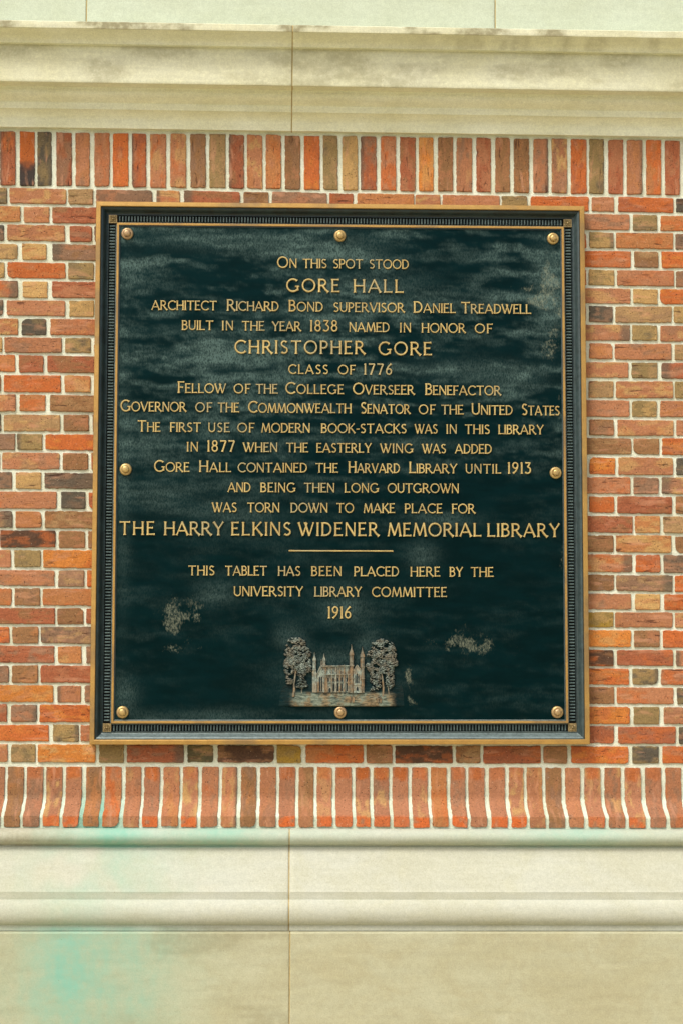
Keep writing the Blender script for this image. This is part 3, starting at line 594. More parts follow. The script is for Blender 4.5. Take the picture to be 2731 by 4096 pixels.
((-0.7404,1.2754),(-0.5415,1.2776),(-0.5407,1.2142),(-0.7395,1.2146),'R'),
((-0.5297,1.2762),(-0.4382,1.2762),(-0.4375,1.2152),(-0.5289,1.215),'g'),
((-0.4239,1.2756),(-0.2274,1.2765),(-0.2268,1.2155),(-0.4232,1.2147),'k'),
((-0.2187,1.2771),(-0.1325,1.2762),(-0.1321,1.2136),(-0.2181,1.2135),'u'),
((-0.1171,1.278),(0.0858,1.2781),(0.086,1.2144),(-0.1167,1.214),'o'),
((0.0945,1.2781),(0.1861,1.2767),(0.1863,1.214),(0.0948,1.2141),'b'),
((0.1949,1.2756),(0.3974,1.2766),(0.3974,1.2154),(0.195,1.2146),'k'),
((0.408,1.276),(0.4958,1.2775),(0.4957,1.2146),(0.408,1.2157),'b'),
((0.5046,1.2751),(0.7073,1.2774),(0.707,1.2148),(0.5045,1.2142),'R'),
((0.7166,1.2757),(0.802,1.2761),(0.8017,1.2146),(0.7163,1.2171),'b'),
((0.8139,1.277),(1.0173,1.2751),(1.0168,1.216),(0.8136,1.2162),'o'),
((1.0303,1.2773),(1.1254,1.2772),(1.1248,1.2177),(1.0298,1.2154),'d'),
((1.1368,1.278),(1.3372,1.2757),(1.3365,1.2179),(1.1362,1.2173),'o'),
((-1.4543,1.2785),(-1.3681,1.2785),(-1.3665,1.2115),(-1.4527,1.2115),'d'),
((-1.6627,1.2767),(-1.4646,1.2765),(-1.4631,1.214),(-1.661,1.2141),'o'),
((-1.759,1.2773),(-1.673,1.2764),(-1.6713,1.2128),(-1.7572,1.2129),'y'),
((-1.9667,1.2786),(-1.7693,1.2783),(-1.7675,1.2127),(-1.9647,1.213),'R'),
((-2.0627,1.2769),(-1.977,1.278),(-1.9749,1.2108),(-2.0606,1.212),'b'),
((1.3478,1.275),(1.4367,1.2765),(1.4359,1.2163),(1.3471,1.2149),'d'),
((1.4474,1.2758),(1.6521,1.2755),(1.6511,1.2177),(1.4466,1.217),'q'),
((1.6628,1.2768),(1.752,1.2775),(1.7509,1.2176),(1.6618,1.2175),'r'),
((1.7626,1.2749),(1.9681,1.2779),(1.9668,1.2168),(1.7616,1.2165),'r'),
((1.9788,1.277),(2.0682,1.2753),(2.0669,1.2177),(1.9776,1.2186),'q'),
]
UP = [
((-2.0902,3.4519),(-2.0347,3.4512),(-2.0286,3.2559),(-2.084,3.2578),'r'),
((-2.0242,3.4542),(-1.9686,3.4543),(-1.9627,3.2594),(-2.0181,3.2589),'b'),
((-1.9579,3.4521),(-1.9024,3.4549),(-1.8966,3.2578),(-1.952,3.257),'b'),
((-1.8918,3.4542),(-1.8361,3.4527),(-1.8304,3.257),(-1.886,3.2574),'r'),
((-1.8255,3.4549),(-1.7698,3.4528),(-1.7644,3.2589),(-1.8199,3.2592),'s'),
((-1.7591,3.4519),(-1.7034,3.452),(-1.6981,3.2559),(-1.7538,3.2589),'q'),
((-1.6928,3.454),(-1.6371,3.4545),(-1.6319,3.258),(-1.6876,3.2588),'b'),
((-1.6264,3.4532),(-1.5706,3.4523),(-1.5656,3.2557),(-1.6213,3.2563),'q'),
((-1.56,3.4535),(-1.5041,3.454),(-1.4993,3.2579),(-1.555,3.2569),'q'),
((-1.4935,3.4529),(-1.4376,3.4541),(-1.4329,3.2568),(-1.4887,3.2586),'s'),
((-1.427,3.4552),(-1.371,3.4526),(-1.3666,3.2583),(-1.4223,3.2559),'r'),
((-1.3603,3.452),(-1.3044,3.4548),(-1.3001,3.2579),(-1.3559,3.2569),'r'),
((-1.2937,3.4545),(-1.2364,3.4554),(-1.2322,3.2569),(-1.2895,3.2584),'r'),
((-1.2259,3.4536),(-1.1701,3.455),(-1.1661,3.2565),(-1.2218,3.2559),'R'),
((-1.1555,3.4552),(-1.1005,3.4524),(-1.0968,3.2563),(-1.1515,3.2564),'x'),
((-1.0927,3.4534),(-1.0405,3.4549),(-1.0368,3.2585),(-1.0889,3.2563),'d'),
((-1.0248,3.4545),(-0.9688,3.4527),(-0.9653,3.2579),(-1.0211,3.256),'R'),
((-0.9568,3.4533),(-0.9044,3.4534),(-0.9011,3.2564),(-0.9533,3.2577),'r'),
((-0.8887,3.4525),(-0.8337,3.455),(-0.8306,3.2575),(-0.8854,3.2555),'r'),
((-0.8232,3.4527),(-0.7666,3.4546),(-0.7637,3.2584),(-0.8201,3.2565),'o'),
((-0.7551,3.453),(-0.7026,3.4528),(-0.6998,3.2575),(-0.7521,3.2555),'R'),
((-0.6895,3.4535),(-0.6318,3.4532),(-0.6291,3.2554),(-0.6867,3.2561),'r'),
((-0.6176,3.4547),(-0.5598,3.4549),(-0.5573,3.2559),(-0.615,3.2575),'r'),
((-0.5462,3.4543),(-0.4899,3.4562),(-0.4876,3.2572),(-0.5437,3.2583),'b'),
((-0.4778,3.4563),(-0.4189,3.4563),(-0.4168,3.258),(-0.4756,3.2577),'m'),
((-0.4074,3.4561),(-0.3526,3.4535),(-0.3507,3.2562),(-0.4053,3.2581),'R'),
((-0.3432,3.456),(-0.2862,3.4538),(-0.2845,3.2559),(-0.3412,3.2571),'r'),
((-0.2757,3.4567),(-0.2193,3.4555),(-0.2177,3.2569),(-0.274,3.2571),'q'),
((-0.2072,3.4533),(-0.1507,3.4539),(-0.1493,3.2552),(-0.2056,3.2559),'b'),
((-0.1386,3.4538),(-0.0805,3.4537),(-0.0793,3.2559),(-0.1372,3.2565),'o'),
((-0.07,3.456),(-0.0161,3.4551),(-0.015,3.2572),(-0.0687,3.2573),'t'),
((-0.0013,3.4541),(0.0553,3.4567),(0.0562,3.2568),(-0.0002,3.2546),'y'),
((0.0643,3.4546),(0.1225,3.455),(0.1232,3.2576),(0.0652,3.2576),'R'),
((0.1373,3.457),(0.1929,3.4567),(0.1934,3.2571),(0.138,3.2575),'r'),
((0.2061,3.457),(0.2634,3.4539),(0.2637,3.2542),(0.2067,3.2553),'R'),
((0.274,3.4547),(0.328,3.4563),(0.3282,3.2561),(0.2743,3.2564),'O'),
((0.3429,3.455),(0.3981,3.4567),(0.3981,3.2566),(0.3431,3.2572),'b'),
((0.4101,3.4552),(0.4674,3.4541),(0.4673,3.2552),(0.4101,3.2571),'r'),
((0.4817,3.4568),(0.5354,3.4555),(0.5351,3.2555),(0.4816,3.2562),'R'),
((0.5498,3.4577),(0.6045,3.4573),(0.604,3.2566),(0.5494,3.2553),'b'),
((0.6173,3.4551),(0.6732,3.4549),(0.6725,3.2545),(0.6168,3.2566),'b'),
((0.6881,3.4548),(0.7429,3.4572),(0.7421,3.2564),(0.6874,3.2565),'r'),
((0.7546,3.4569),(0.8116,3.4566),(0.8106,3.2548),(0.7537,3.2567),'r'),
((0.8239,3.4573),(0.8825,3.4559),(0.8813,3.2557),(0.8228,3.2537),'o'),
((0.8911,3.458),(0.9455,3.4579),(0.9441,3.2554),(0.8899,3.2567),'t'),
((0.9604,3.4555),(1.016,3.4566),(1.0144,3.2553),(0.959,3.2549),'R'),
((1.0283,3.4558),(1.0854,3.4566),(1.0837,3.2561),(1.0267,3.2546),'r'),
((1.0988,3.4579),(1.155,3.4572),(1.153,3.2548),(1.097,3.2557),'o'),
((1.1672,3.4558),(1.2224,3.4557),(1.2203,3.2542),(1.1653,3.2548),'R'),
((1.2352,3.4573),(1.2941,3.457),(1.2918,3.2544),(1.2331,3.2536),'r'),
((1.3051,3.4555),(1.3626,3.4562),(1.3601,3.2542),(1.3028,3.2568),'b'),
((1.3736,3.4572),(1.4311,3.4552),(1.4285,3.2542),(1.3711,3.2543),'r'),
((1.4421,3.4555),(1.4997,3.4576),(1.4969,3.2566),(1.4394,3.2544),'q'),
((1.5107,3.4573),(1.5684,3.4574),(1.5654,3.2564),(1.5079,3.256),'r'),
((1.5793,3.4561),(1.637,3.4555),(1.6339,3.2565),(1.5763,3.2545),'r'),
((1.6481,3.458),(1.7058,3.4568),(1.7025,3.2558),(1.6448,3.2533),'R'),
((1.7168,3.4577),(1.7746,3.4568),(1.771,3.255),(1.7134,3.254),'r'),
((1.7856,3.4566),(1.8434,3.4581),(1.8397,3.2565),(1.7821,3.2565),'q'),
((1.8544,3.4582),(1.9123,3.4565),(1.9084,3.2545),(1.8507,3.2548),'q'),
((1.9233,3.4592),(1.9812,3.4582),(1.9771,3.2544),(1.9194,3.2538),'s'),
((1.9922,3.4567),(2.0502,3.4581),(2.0459,3.2537),(1.9882,3.2563),'r'),
((2.0612,3.4578),(2.1192,3.4571),(2.1147,3.2532),(2.0569,3.2528),'b'),
]
LOW = [
(-1.9905,-1.9365,1.1984,'R'),
(-1.9262,-1.8723,1.1985,'s'),
(-1.862,-1.8079,1.1986,'q'),
(-1.7976,-1.7436,1.1986,'r'),
(-1.7333,-1.6792,1.1987,'b'),
(-1.6688,-1.6147,1.1988,'b'),
(-1.6044,-1.5502,1.1989,'b'),
(-1.5399,-1.4857,1.199,'r'),
(-1.4753,-1.4211,1.1991,'q'),
(-1.4107,-1.3564,1.1991,'R'),
(-1.3461,-1.2918,1.1992,'q'),
(-1.2814,-1.227,1.1993,'q'),
(-1.2167,-1.1594,1.1994,'r'),
(-1.1508,-1.0935,1.1995,'b'),
(-1.0849,-1.0265,1.1996,'s'),
(-1.0174,-0.9605,1.1996,'s'),
(-0.9493,-0.8934,1.1997,'s'),
(-0.8802,-0.8243,1.1998,'b'),
(-0.8131,-0.7556,1.1999,'r'),
(-0.7428,-0.6873,1.2,'r'),
(-0.6782,-0.6221,1.2001,'s'),
(-0.6119,-0.5532,1.2002,'r'),
(-0.5446,-0.4894,1.2002,'s'),
(-0.4777,-0.419,1.2003,'r'),
(-0.4077,-0.3541,1.2004,'r'),
(-0.3408,-0.2866,1.2005,'b'),
(-0.2754,-0.219,1.2006,'r'),
(-0.2088,-0.1514,1.2007,'s'),
(-0.1412,-0.0874,1.2008,'b'),
(-0.0771,-0.0243,1.2008,'s'),
(-0.013,0.045,1.2009,'s'),
(0.0563,0.1077,1.201,'s'),
(0.1185,0.175,1.2011,'s'),
(0.1853,0.2414,1.2012,'s'),
(0.2532,0.3098,1.2013,'s'),
(0.3201,0.3768,1.2013,'q'),
(0.3884,0.4415,1.2014,'s'),
(0.4513,0.5096,1.2015,'s'),
(0.5236,0.5804,1.2016,'s'),
(0.5938,0.6465,1.2017,'s'),
(0.6568,0.7121,1.2018,'r'),
(0.7225,0.7799,1.2018,'b'),
(0.7923,0.8462,1.2019,'r'),
(0.8602,0.9182,1.202,'s'),
(0.9311,0.9897,1.2021,'r'),
(1.0022,1.0608,1.2022,'s'),
(1.0754,1.1335,1.2023,'s'),
(1.1465,1.2036,1.2024,'r'),
(1.2156,1.2739,1.2025,'r'),
(1.2845,1.3404,1.2026,'r'),
(1.351,1.4069,1.2026,'s'),
(1.4176,1.4736,1.2027,'r'),
(1.4842,1.5402,1.2028,'R'),
(1.5509,1.6069,1.2029,'q'),
(1.6176,1.6737,1.203,'b'),
(1.6844,1.7405,1.2031,'b'),
(1.7512,1.8073,1.2032,'q'),
(1.8181,1.8742,1.2032,'q'),
(1.8849,1.9412,1.2033,'r'),
(1.9519,2.0082,1.2034,'b'),
(2.0189,2.0752,1.2035,'r'),
]
TOPZ = {'bot': 3.4651, 'v495': 3.4929, 'v453': 3.5234, 'v427': 3.5456, 'v376': 3.5823, 'v370': 3.5859, 'cor_bot': 3.5929, 'cor_top': 3.725, 'cy_bot': 3.7242, 'nose_bot': 3.7618, 'nose_top': 3.7869}
LOWZ = {'lip_top': 1.0375, 'lip_bot': 0.9991, 'tor_top': 0.9954, 'tor_bot': 0.9427, 'wash_top': 0.9365, 'wash_bot': 0.7949, 'fil_bot': 0.7665, 'roll_bot': 0.6805, 'plinth_top': 0.6688, 'frame_bot': 0.3616, 'sold_top': 1.2013}
JT = (-0.9208, 0.5476, -0.1824, -0.1717, -0.1674)

# ---------------------------------------------------------------- helpers
def lin(r, g, b, k=1.0):
    def f(c):
        c /= 255.0
        return c / 12.92 if c <= 0.04045 else ((c + 0.055) / 1.055) ** 2.4
    return np.array([f(r) * k, f(g) * k, f(b) * k])

def _hash(ix, iy, seed):
    h = (ix.astype(np.int64) * 374761393 + iy.astype(np.int64) * 668265263 + int(seed) * 2147483647 % 1000003 * 7919) & 0xffffffff
    h = ((h ^ (h >> 13)) * 1274126177) & 0xffffffff
    h = (h ^ (h >> 16)) & 0xffffffff
    h = ((h * 2246822519) & 0xffffffff)
    return ((h ^ (h >> 15)) & 0xffffff) / float(0xffffff)

def vnoise(x, y, seed=0):
    x = np.asarray(x, float); y = np.asarray(y, float)
    ix = np.floor(x); iy = np.floor(y)
    fx = x - ix; fy = y - iy
    fx = fx * fx * (3 - 2 * fx); fy = fy * fy * (3 - 2 * fy)
    a = _hash(ix, iy, seed); b = _hash(ix + 1, iy, seed)
    c = _hash(ix, iy + 1, seed); d = _hash(ix + 1, iy + 1, seed)
    return (a * (1 - fx) + b * fx) * (1 - fy) + (c * (1 - fx) + d * fx) * fy

def fbm(x, y, seed=0, oct=4):
    s = 0; a = 0.5; t = 0
    for i in range(oct):
        s = s + a * vnoise(x, y, seed + 17 * i); t += a
        x = x * 2.03 + 3.1; y = y * 2.03 + 1.7; a *= 0.5
    return s / t

def sstep(a, b, x):
    t = np.clip((x - a) / (b - a), 0, 1)
    return t * t * (3 - 2 * t)

class MB:
    """collects vertices and faces (plus per-vertex attributes) for ONE mesh object"""
    def __init__(self):
        self.v = []; self.f = []; self.n = 0; self.a = {}
    def add(self, v, f, **attrs):
        v = np.asarray(v, float).reshape(-1, 3)
        self.v.append(v)
        for q in f:
            self.f.append([i + self.n for i in q])
        for k, w in attrs.items():
            self.a.setdefault(k, []).append(np.asarray(w, float))
        self.n += len(v)
    def grid(self, P, flip=False, **attrs):
        """P: array (nu, nv, 3)"""
        nu, nv = P.shape[:2]
        f = []
        for i in range(nu - 1):
            for j in range(nv - 1):
                a = i * nv + j; q = [a, a + nv, a + nv + 1, a + 1]
                f.append(q[::-1] if flip else q)
        self.add(P.reshape(-1, 3), f, **{k: w.reshape(nu * nv, -1) for k, w in attrs.items()})
    def box(self, x0, x1, y0, y1, z0, z1):
        v = [(x0, y0, z0), (x1, y0, z0), (x1, y1, z0), (x0, y1, z0), (x0, y0, z1), (x1, y0, z1), (x1, y1, z1), (x0, y1, z1)]
        self.add(v, [(0, 3, 2, 1), (4, 5, 6, 7), (0, 1, 5, 4), (1, 2, 6, 5), (2, 3, 7, 6), (3, 0, 4, 7)])
    def lathe(self, prof, cx, cz, seg=28, phase=0.0, ysign=-1):
        """prof: list of (r, d); axis along -y (towards the viewer)"""
        v = []; f = []
        for r, d in prof:
            for k in range(seg):
                a = 2 * math.pi * k / seg + phase
                v.append((cx + r * math.cos(a), -d, cz + r * math.sin(a)))
        for i in range(len(prof) - 1):
            for k in range(seg):
                k2 = (k + 1) % seg
                f.append((i * seg + k, i * seg + k2, (i + 1) * seg + k2, (i + 1) * seg + k))
        f.append([(len(prof) - 1) * seg + k for k in range(seg)])
        self.add(v, f)
    def build(self, name, mat, parent=None, smooth=True, kind=None, sharp=None):
        me = bpy.data.meshes.new(name)
        V = np.concatenate(self.v) if self.v else np.zeros((0, 3))
        me.from_pydata(V.tolist(), [], self.f)
        for k, w in self.a.items():
            w = np.concatenate([x.reshape(len(x), -1) for x in w])
            if w.shape[1] == 1:
                at = me.attributes.new(k, 'FLOAT', 'POINT')
                at.data.foreach_set('value', w.ravel().astype(np.float32))
            elif w.shape[1] == 3:
                at = me.attributes.new(k, 'FLOAT_VECTOR', 'POINT')
                at.data.foreach_set('vector', w.ravel().astype(np.float32))
        if smooth:
            me.polygons.foreach_set('use_smooth', [True] * len(me.polygons))
            if sharp is not None:
                me.set_sharp_from_angle(angle=math.radians(sharp))
        me.materials.append(mat)
        me.update()
        o = bpy.data.objects.new(name, me)
        COL.objects.link(o)
        if parent is not None:
            o.parent = parent
        if kind:
            o['kind'] = kind
        return o

def empty(name, loc=(0, 0, 0)):
    o = bpy.data.objects.new(name, None)
    o.empty_display_size = 0.1
    o.location = loc
    COL.objects.link(o)
    return o

def tag(o, label, cat=None, group=None):
    o['label'] = label
    if cat: o['category'] = cat
    if group: o['group'] = group
    return o

# ---------------------------------------------------------------- material helpers
class NT:
    def __init__(self, name):
        self.m = bpy.data.materials.new(name)
        self.m.use_nodes = True
        self.t = self.m.node_tree
        self.t.nodes.clear()
        self.out = self.t.nodes.new('ShaderNodeOutputMaterial')
        self.b = self.t.nodes.new('ShaderNodeBsdfPrincipled')
        self.t.links.new(self.b.outputs[0], self.out.inputs[0])
        self.tc = self.t.nodes.new('ShaderNodeTexCoord')
    def set(self, sock, val):
        if isinstance(val, bpy.types.NodeSocket):
            self.t.links.new(val, sock)
        else:
            if hasattr(val, '__len__') and len(val) == 3 and sock.type == 'RGBA':
                val = (*val, 1.0)
            sock.default_value = val
    def attr(self, n, vec=False):
        a = self.t.nodes.new('ShaderNodeAttribute'); a.attribute_name = n
        return a.outputs['Vector'] if vec else a.outputs['Fac']
    def mapping(self, src, scale=(1, 1, 1), rot=(0, 0, 0)):
        n = self.t.nodes.new('ShaderNodeMapping')
        n.inputs['Scale'].default_value = scale; n.inputs['Rotation'].default_value = rot
        self.t.links.new(src, n.inputs['Vector'])
        return n.outputs[0]
    def noise(self, vec, scale, detail=4, rough=0.55, dist=0.0):
        n = self.t.nodes.new('ShaderNodeTexNoise')
        n.inputs['Scale'].default_value = scale; n.inputs['Detail'].default_value = detail
        n.inputs['Roughness'].default_value = rough; n.inputs['Distortion'].default_value = dist
        self.t.links.new(vec, n.inputs['Vector'])
        return n.outputs['Fac']
    def voro(self, vec, scale, feature='F1', rnd=1.0):
        n = self.t.nodes.new('ShaderNodeTexVoronoi'); n.feature = feature
        n.inputs['Scale'].default_value = scale; n.inputs['Randomness'].default_value = rnd
        self.t.links.new(vec, n.inputs['Vector'])
        return n.outputs['Distance']
    def ramp(self, fac, a, b, c0=0.0, c1=1.0):
        n = self.t.nodes.new('ShaderNodeMapRange'); n.clamp = True; n.interpolation_type = 'SMOOTHSTEP'
        self.set(n.inputs['Value'], fac)
        self.set(n.inputs['From Min'], a); self.set(n.inputs['From Max'], b)
        self.set(n.inputs['To Min'], c0); self.set(n.inputs['To Max'], c1)
        return n.outputs[0]
    def math(self, op, a, b=0.0):
        n = self.t.nodes.new('ShaderNodeMath'); n.operation = op
        self.set(n.inputs[0], a); self.set(n.inputs[1], b)
        return n.outputs[0]
    def mix(self, fac, a, b, mode='MIX'):
        n = self.t.nodes.new('ShaderNodeMix'); n.data_type = 'RGBA'; n.blend_type = mode
        self.set(n.inputs[0], fac); self.set(n.inputs[6], a); self.set(n.inputs[7], b)
        return n.outputs[2]
    def scale(self, col, fac):
        n = self.t.nodes.new('ShaderNodeVectorMath'); n.operation = 'SCALE'
        self.set(n.inputs[0], col); self.set(n.inputs[3], fac)
        return n.outputs[0]
    def bump(self, h, strength, dist=0.002):
        n = self.t.nodes.new('ShaderNodeBump')
        n.inputs['Strength'].default_value = strength; n.inputs['Distance'].default_value = dist
        self.t.links.new(h, n.inputs['Height'])
        self.t.links.new(n.outputs[0], self.b.inputs['Normal'])
    def fin(self, col, rough, metal=0.0, spec=0.5):
        self.set(self.b.inputs['Base Color'], col)
        self.set(self.b.inputs['Roughness'], rough)
        self.set(self.b.inputs['Metallic'], metal)
        self.set(self.b.inputs['Specular IOR Level'], spec)
        return self.m

K = 0.80   # display colour -> albedo

def brick_mat():
    n = NT('fired_clay')
    P = n.tc.outputs['Object']
    bc = n.attr('bc', True)
    c = n.attr('bcol', True)
    fine = n.noise(P, 160, 5, 0.7)
    c = n.scale(c, n.ramp(fine, 0.25, 0.75, 0.70, 1.26))
    # drag marks and folds along the length of each brick
    st = n.noise(n.mapping(bc, (14, 70, 1)), 1.0, 5, 0.62, 0.6)
    crease = n.ramp(st, 0.40, 0.32)
    c = n.mix(n.math('MULTIPLY', n.math('MULTIPLY', crease, n.attr('fold')), 0.78), c, lin(74, 38, 26, K))
    st2 = n.noise(n.mapping(bc, (9, 38, 1)), 1.0, 4, 0.6, 0.3)
    c = n.mix(n.ramp(st2, 0.54, 0.70, 0, 0.45), c, lin(206, 150, 116, K))
    # pits and pale grains
    v = n.voro(P, 95)
    pm = n.math('MULTIPLY', n.ramp(v, 0.20, 0.12), n.ramp(n.noise(P, 30, 2), 0.45, 0.55))
    c = n.mix(n.math('MULTIPLY', pm, 0.9), c, lin(60, 32, 24, K))
    v2 = n.voro(P, 120)
    gm = n.math('MULTIPLY', n.ramp(v2, 0.17, 0.11), n.ramp(n.noise(P, 47, 2), 0.52, 0.6))
    c = n.mix(n.math('MULTIPLY', gm, 0.55), c, lin(222, 200, 170, K))
    h = n.math('ADD', n.math('MULTIPLY', fine, 0.6), n.math('MULTIPLY', n.math('MULTIPLY', st, n.attr('fold')), 0.9))
    h = n.math('SUBTRACT', h, n.math('MULTIPLY', n.math('ADD', pm, n.math('MULTIPLY', crease, n.attr('fold'))), 0.7))
    n.bump(h, 0.6, 0.004)
    return n.fin(c, 0.86, 0, 0.25)

def mortar_mat():
    n = NT('lime_mortar')
    P = n.tc.outputs['Object']
    a = n.noise(P, 9, 4); b = n.noise(P, 190, 5, 0.7)
    c = n.mix(n.ramp(a, 0.3, 0.7), lin(216, 219, 192, K), lin(236, 242, 222, K))
    c = n.mix(n.math('MULTIPLY', n.attr('stain'), 0.85), c, lin(120, 180, 160, K))
    c = n.scale(c, n.ramp(b, 0.25, 0.75, 0.80, 1.12))
    sp = n.ramp(n.voro(P, 85), 0.12, 0.06)
    sp = n.math('MULTIPLY', sp, n.ramp(n.noise(P, 21, 2), 0.52, 0.62))
    c = n.mix(n.math('MULTIPLY', sp, 0.6), c, lin(84, 74, 52, K))
    n.bump(b, 0.7, 0.003)
    return n.fin(c, 0.92, 0, 0.2)

def stone_mat(name, c0, c1, blotch, c2, bedding=0.25):
    n = NT(name)
    P = n.tc.outputs['Object']
    big = n.noise(n.mapping(P, (1, 1, 1.6)), 3.2, 5, 0.6, 0.4)
    c = n.mix(n.ramp(big, 0.3, 0.7), c0, c1)
    bl = n.noise(n.mapping(P, (1, 1, 1.2)), 9.0, 5, 0.62, 0.8)
    c = n.mix(n.math('MULTIPLY', n.ramp(bl, 0.50, 0.68), blotch), c, c2)
    bd = n.noise(n.mapping(P, (3, 3, 46), (0, math.radians(7), 0)), 1.0, 5, 0.65, 0.5)
    c = n.scale(c, n.ramp(bd, 0.2, 0.8, 1 - bedding * 0.4, 1 + bedding * 0.3))
    fine = n.noise(P, 210, 5, 0.72)
    mid = n.noise(P, 60, 4, 0.7)
    c = n.scale(c, n.ramp(fine, 0.25, 0.75, 0.86, 1.11))
    c = n.scale(c, n.ramp(mid, 0.2, 0.8, 0.93, 1.06))
    g = n.math('MULTIPLY', n.attr('grime'), n.ramp(n.noise(P, 40, 4, 0.7), 0.25, 0.62, 0.35, 1.0))
    c = n.mix(g, c, lin(132, 124, 88, K))
    s = n.math('MULTIPLY', n.attr('stain'), n.ramp(n.noise(P, 26, 5, 0.7), 0.2, 0.7, 0.55, 1.1))
    c = n.mix(s, c, lin(138, 190, 168, K))
    pit = n.math('MULTIPLY', n.ramp(n.voro(P, 60), 0.10, 0.05), n.ramp(n.noise(P, 13, 2), 0.56, 0.62))
    c = n.mix(n.math('MULTIPLY', pit, 0.5), c, lin(110, 92, 62, K))
    h = n.math('ADD', n.math('MULTIPLY', fine, 0.7), n.math('MULTIPLY', mid, 0.5))
    n.bump(h, 0.32, 0.002)
    return n.fin(c, 0.85, 0, 0.25)

def plain_mat(name, c0, c1, scale, rough, metal=0.0, spec=0.5, bump=0.2, dist=0.001, stretch=(1, 1, 1), tarnish=None):
    n = NT(name)
    P = n.tc.outputs['Object']
    a = n.noise(n.mapping(P, stretch), scale, 5, 0.65, 0.3)
    c = n.mix(n.ramp(a, 0.3, 0.7), c0, c1)
    if tarnish is not None:
        t = n.noise(P, scale * 0.21, 4, 0.6)
        c = n.mix(n.ramp(t, 0.5, 0.66, 0, 0.75), c, tarnish)
    f = n.noise(P, 240, 4, 0.7)
    c = n.scale(c, n.ramp(f, 0.2, 0.8, 0.85, 1.15))
    n.bump(f, bump, dist)
    return n.fin(c, n.ramp(a, 0.3, 0.7, rough - 0.07, rough + 0.07), metal, spec)

def panel_mat():
    n = NT('dark_patinated_bronze')
    P = n.tc.outputs['Object']
    base = n.mix(n.ramp(n.noise(n.mapping(P, (1, 1, 3)), 7, 5, 0.6), 0.35, 0.65), (0.0002, 0.0028, 0.0034), (0.0004, 0.0056, 0.0068))
    sp = n.noise(n.mapping(P, (240, 240, 120), (0, math.radians(22), 0)), 1.0, 4, 0.75)
    hz = n.math('MULTIPLY', n.attr('haze'), n.ramp(sp, 0.32, 0.70, 0.22, 1.75))
    c = n.mix(hz, base, (0.070, 0.110, 0.100))
    # dusty specks, and the pale worn patches
    ox = n.attr('oxide')
    thr = n.math('SUBTRACT', 0.78, n.math('MULTIPLY', ox, 0.385))
    sp2 = n.noise(n.mapping(P, (170, 170, 95), (0, math.radians(18), 0)), 1.0, 6, 0.78, 0.2)
    o = n.ramp(n.math('SUBTRACT', sp2, thr), 0.0, 0.27)
    c = n.mix(n.math('MULTIPLY', o, 0.62), c, lin(140, 144, 122, K))
    h = n.math('ADD', n.math('MULTIPLY', sp, 0.5), n.noise(P, 30, 4))
    n.bump(h, 0.16, 0.0012)
    n.set(n.b.inputs['Specular Tint'], (0.25, 0.95, 0.95))
    return n.fin(c, n.ramp(n.attr('haze'), 0.0, 0.7, 0.45, 0.65), 0, 0.13)

def lawn_mat():
    n = NT('worn_relief_ground')
    P = n.tc.outputs['Object']
    st = n.noise(n.mapping(P, (45, 45, 190)), 1.0, 5, 0.65, 0.6)
    h = n.math('MULTIPLY', n.attr('haze'), n.ramp(st, 0.28, 0.66, 0.15, 1.5))
    warm = n.mix(n.ramp(n.noise(P, 22, 3), 0.42, 0.6), lin(128, 136, 118, 0.8), lin(142, 122, 90, 0.8))
    c = n.mix(h, (0.0012, 0.0075, 0.0085), warm)
    n.bump(st, 0.7, 0.004)
    n.set(n.b.inputs['Specular Tint'], (0.25, 0.9, 1.0))
    return n.fin(c, 0.5, 0, 0.13)

M_LAWN = lawn_mat()
M_BRICK = brick_mat()
M_MORTAR = mortar_mat()
M_CORN = stone_mat('cornice_limestone', lin(228, 228, 192, K), lin(234, 236, 208, K), 0.26, lin(208, 210, 178, K), 0.2)
M_ASH = stone_mat('ashlar_limestone', lin(196, 206, 182, K), lin(202, 213, 192, K), 0.15, lin(190, 196, 168, K), 0.08)
M_BASE = stone_mat('base_limestone', lin(189, 190, 168, K), lin(195, 198, 182, K), 0.18, lin(188, 187, 154, K), 0.12)
M_PLINTH = stone_mat('plinth_sandstone', lin(180, 176, 142, K), lin(188, 188, 158, K), 0.3, lin(174, 167, 132, K), 0.14)
M_JOINT = plain_mat('joint_mortar', lin(170, 148, 96, K), lin(190, 172, 120, K), 40, 0.9, bump=0.3)
M_PANEL = panel_mat()
def frame_mat():
    n = NT('dark_bronze')
    P = n.tc.outputs['Object']
    a = n.noise(P, 34, 5, 0.65)
    c = n.mix(n.ramp(a, 0.3, 0.7), (0.003, 0.011, 0.012), (0.010, 0.028, 0.031))
    s = n.noise(P, 90, 5, 0.75)
    d = n.math('MULTIPLY', n.attr('dust'), n.ramp(s, 0.28, 0.66, 0.45, 1.1))  # the 'dust' attribute holds the painted sky sheen, broken up by noise
    c = n.mix(d, c, (0.23, 0.30, 0.29))  # pale sky reflection painted into the bronze colour
    sp = n.math('MULTIPLY', n.ramp(n.noise(P, 150, 4, 0.8), 0.66, 0.74), n.ramp(n.noise(P, 12, 3), 0.48, 0.6))
    c = n.mix(n.math('MULTIPLY', sp, 0.6), c, (0.20, 0.30, 0.26))
    n.bump(s, 0.2, 0.001)
    return n.fin(c, n.ramp(a, 0.3, 0.7, 0.28, 0.42), 0.15, 0.5)
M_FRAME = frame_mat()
M_BED = plain_mat('band_bronze', (0.001, 0.003, 0.004), (0.002, 0.006, 0.007), 60, 0.6, 0.0, 0.2, 0.2)
M_FLUTE = plain_mat('worn_bronze', (0.03, 0.055, 0.055), (0.09, 0.135, 0.13), 60, 0.42, 0.0, 0.6, 0.2)
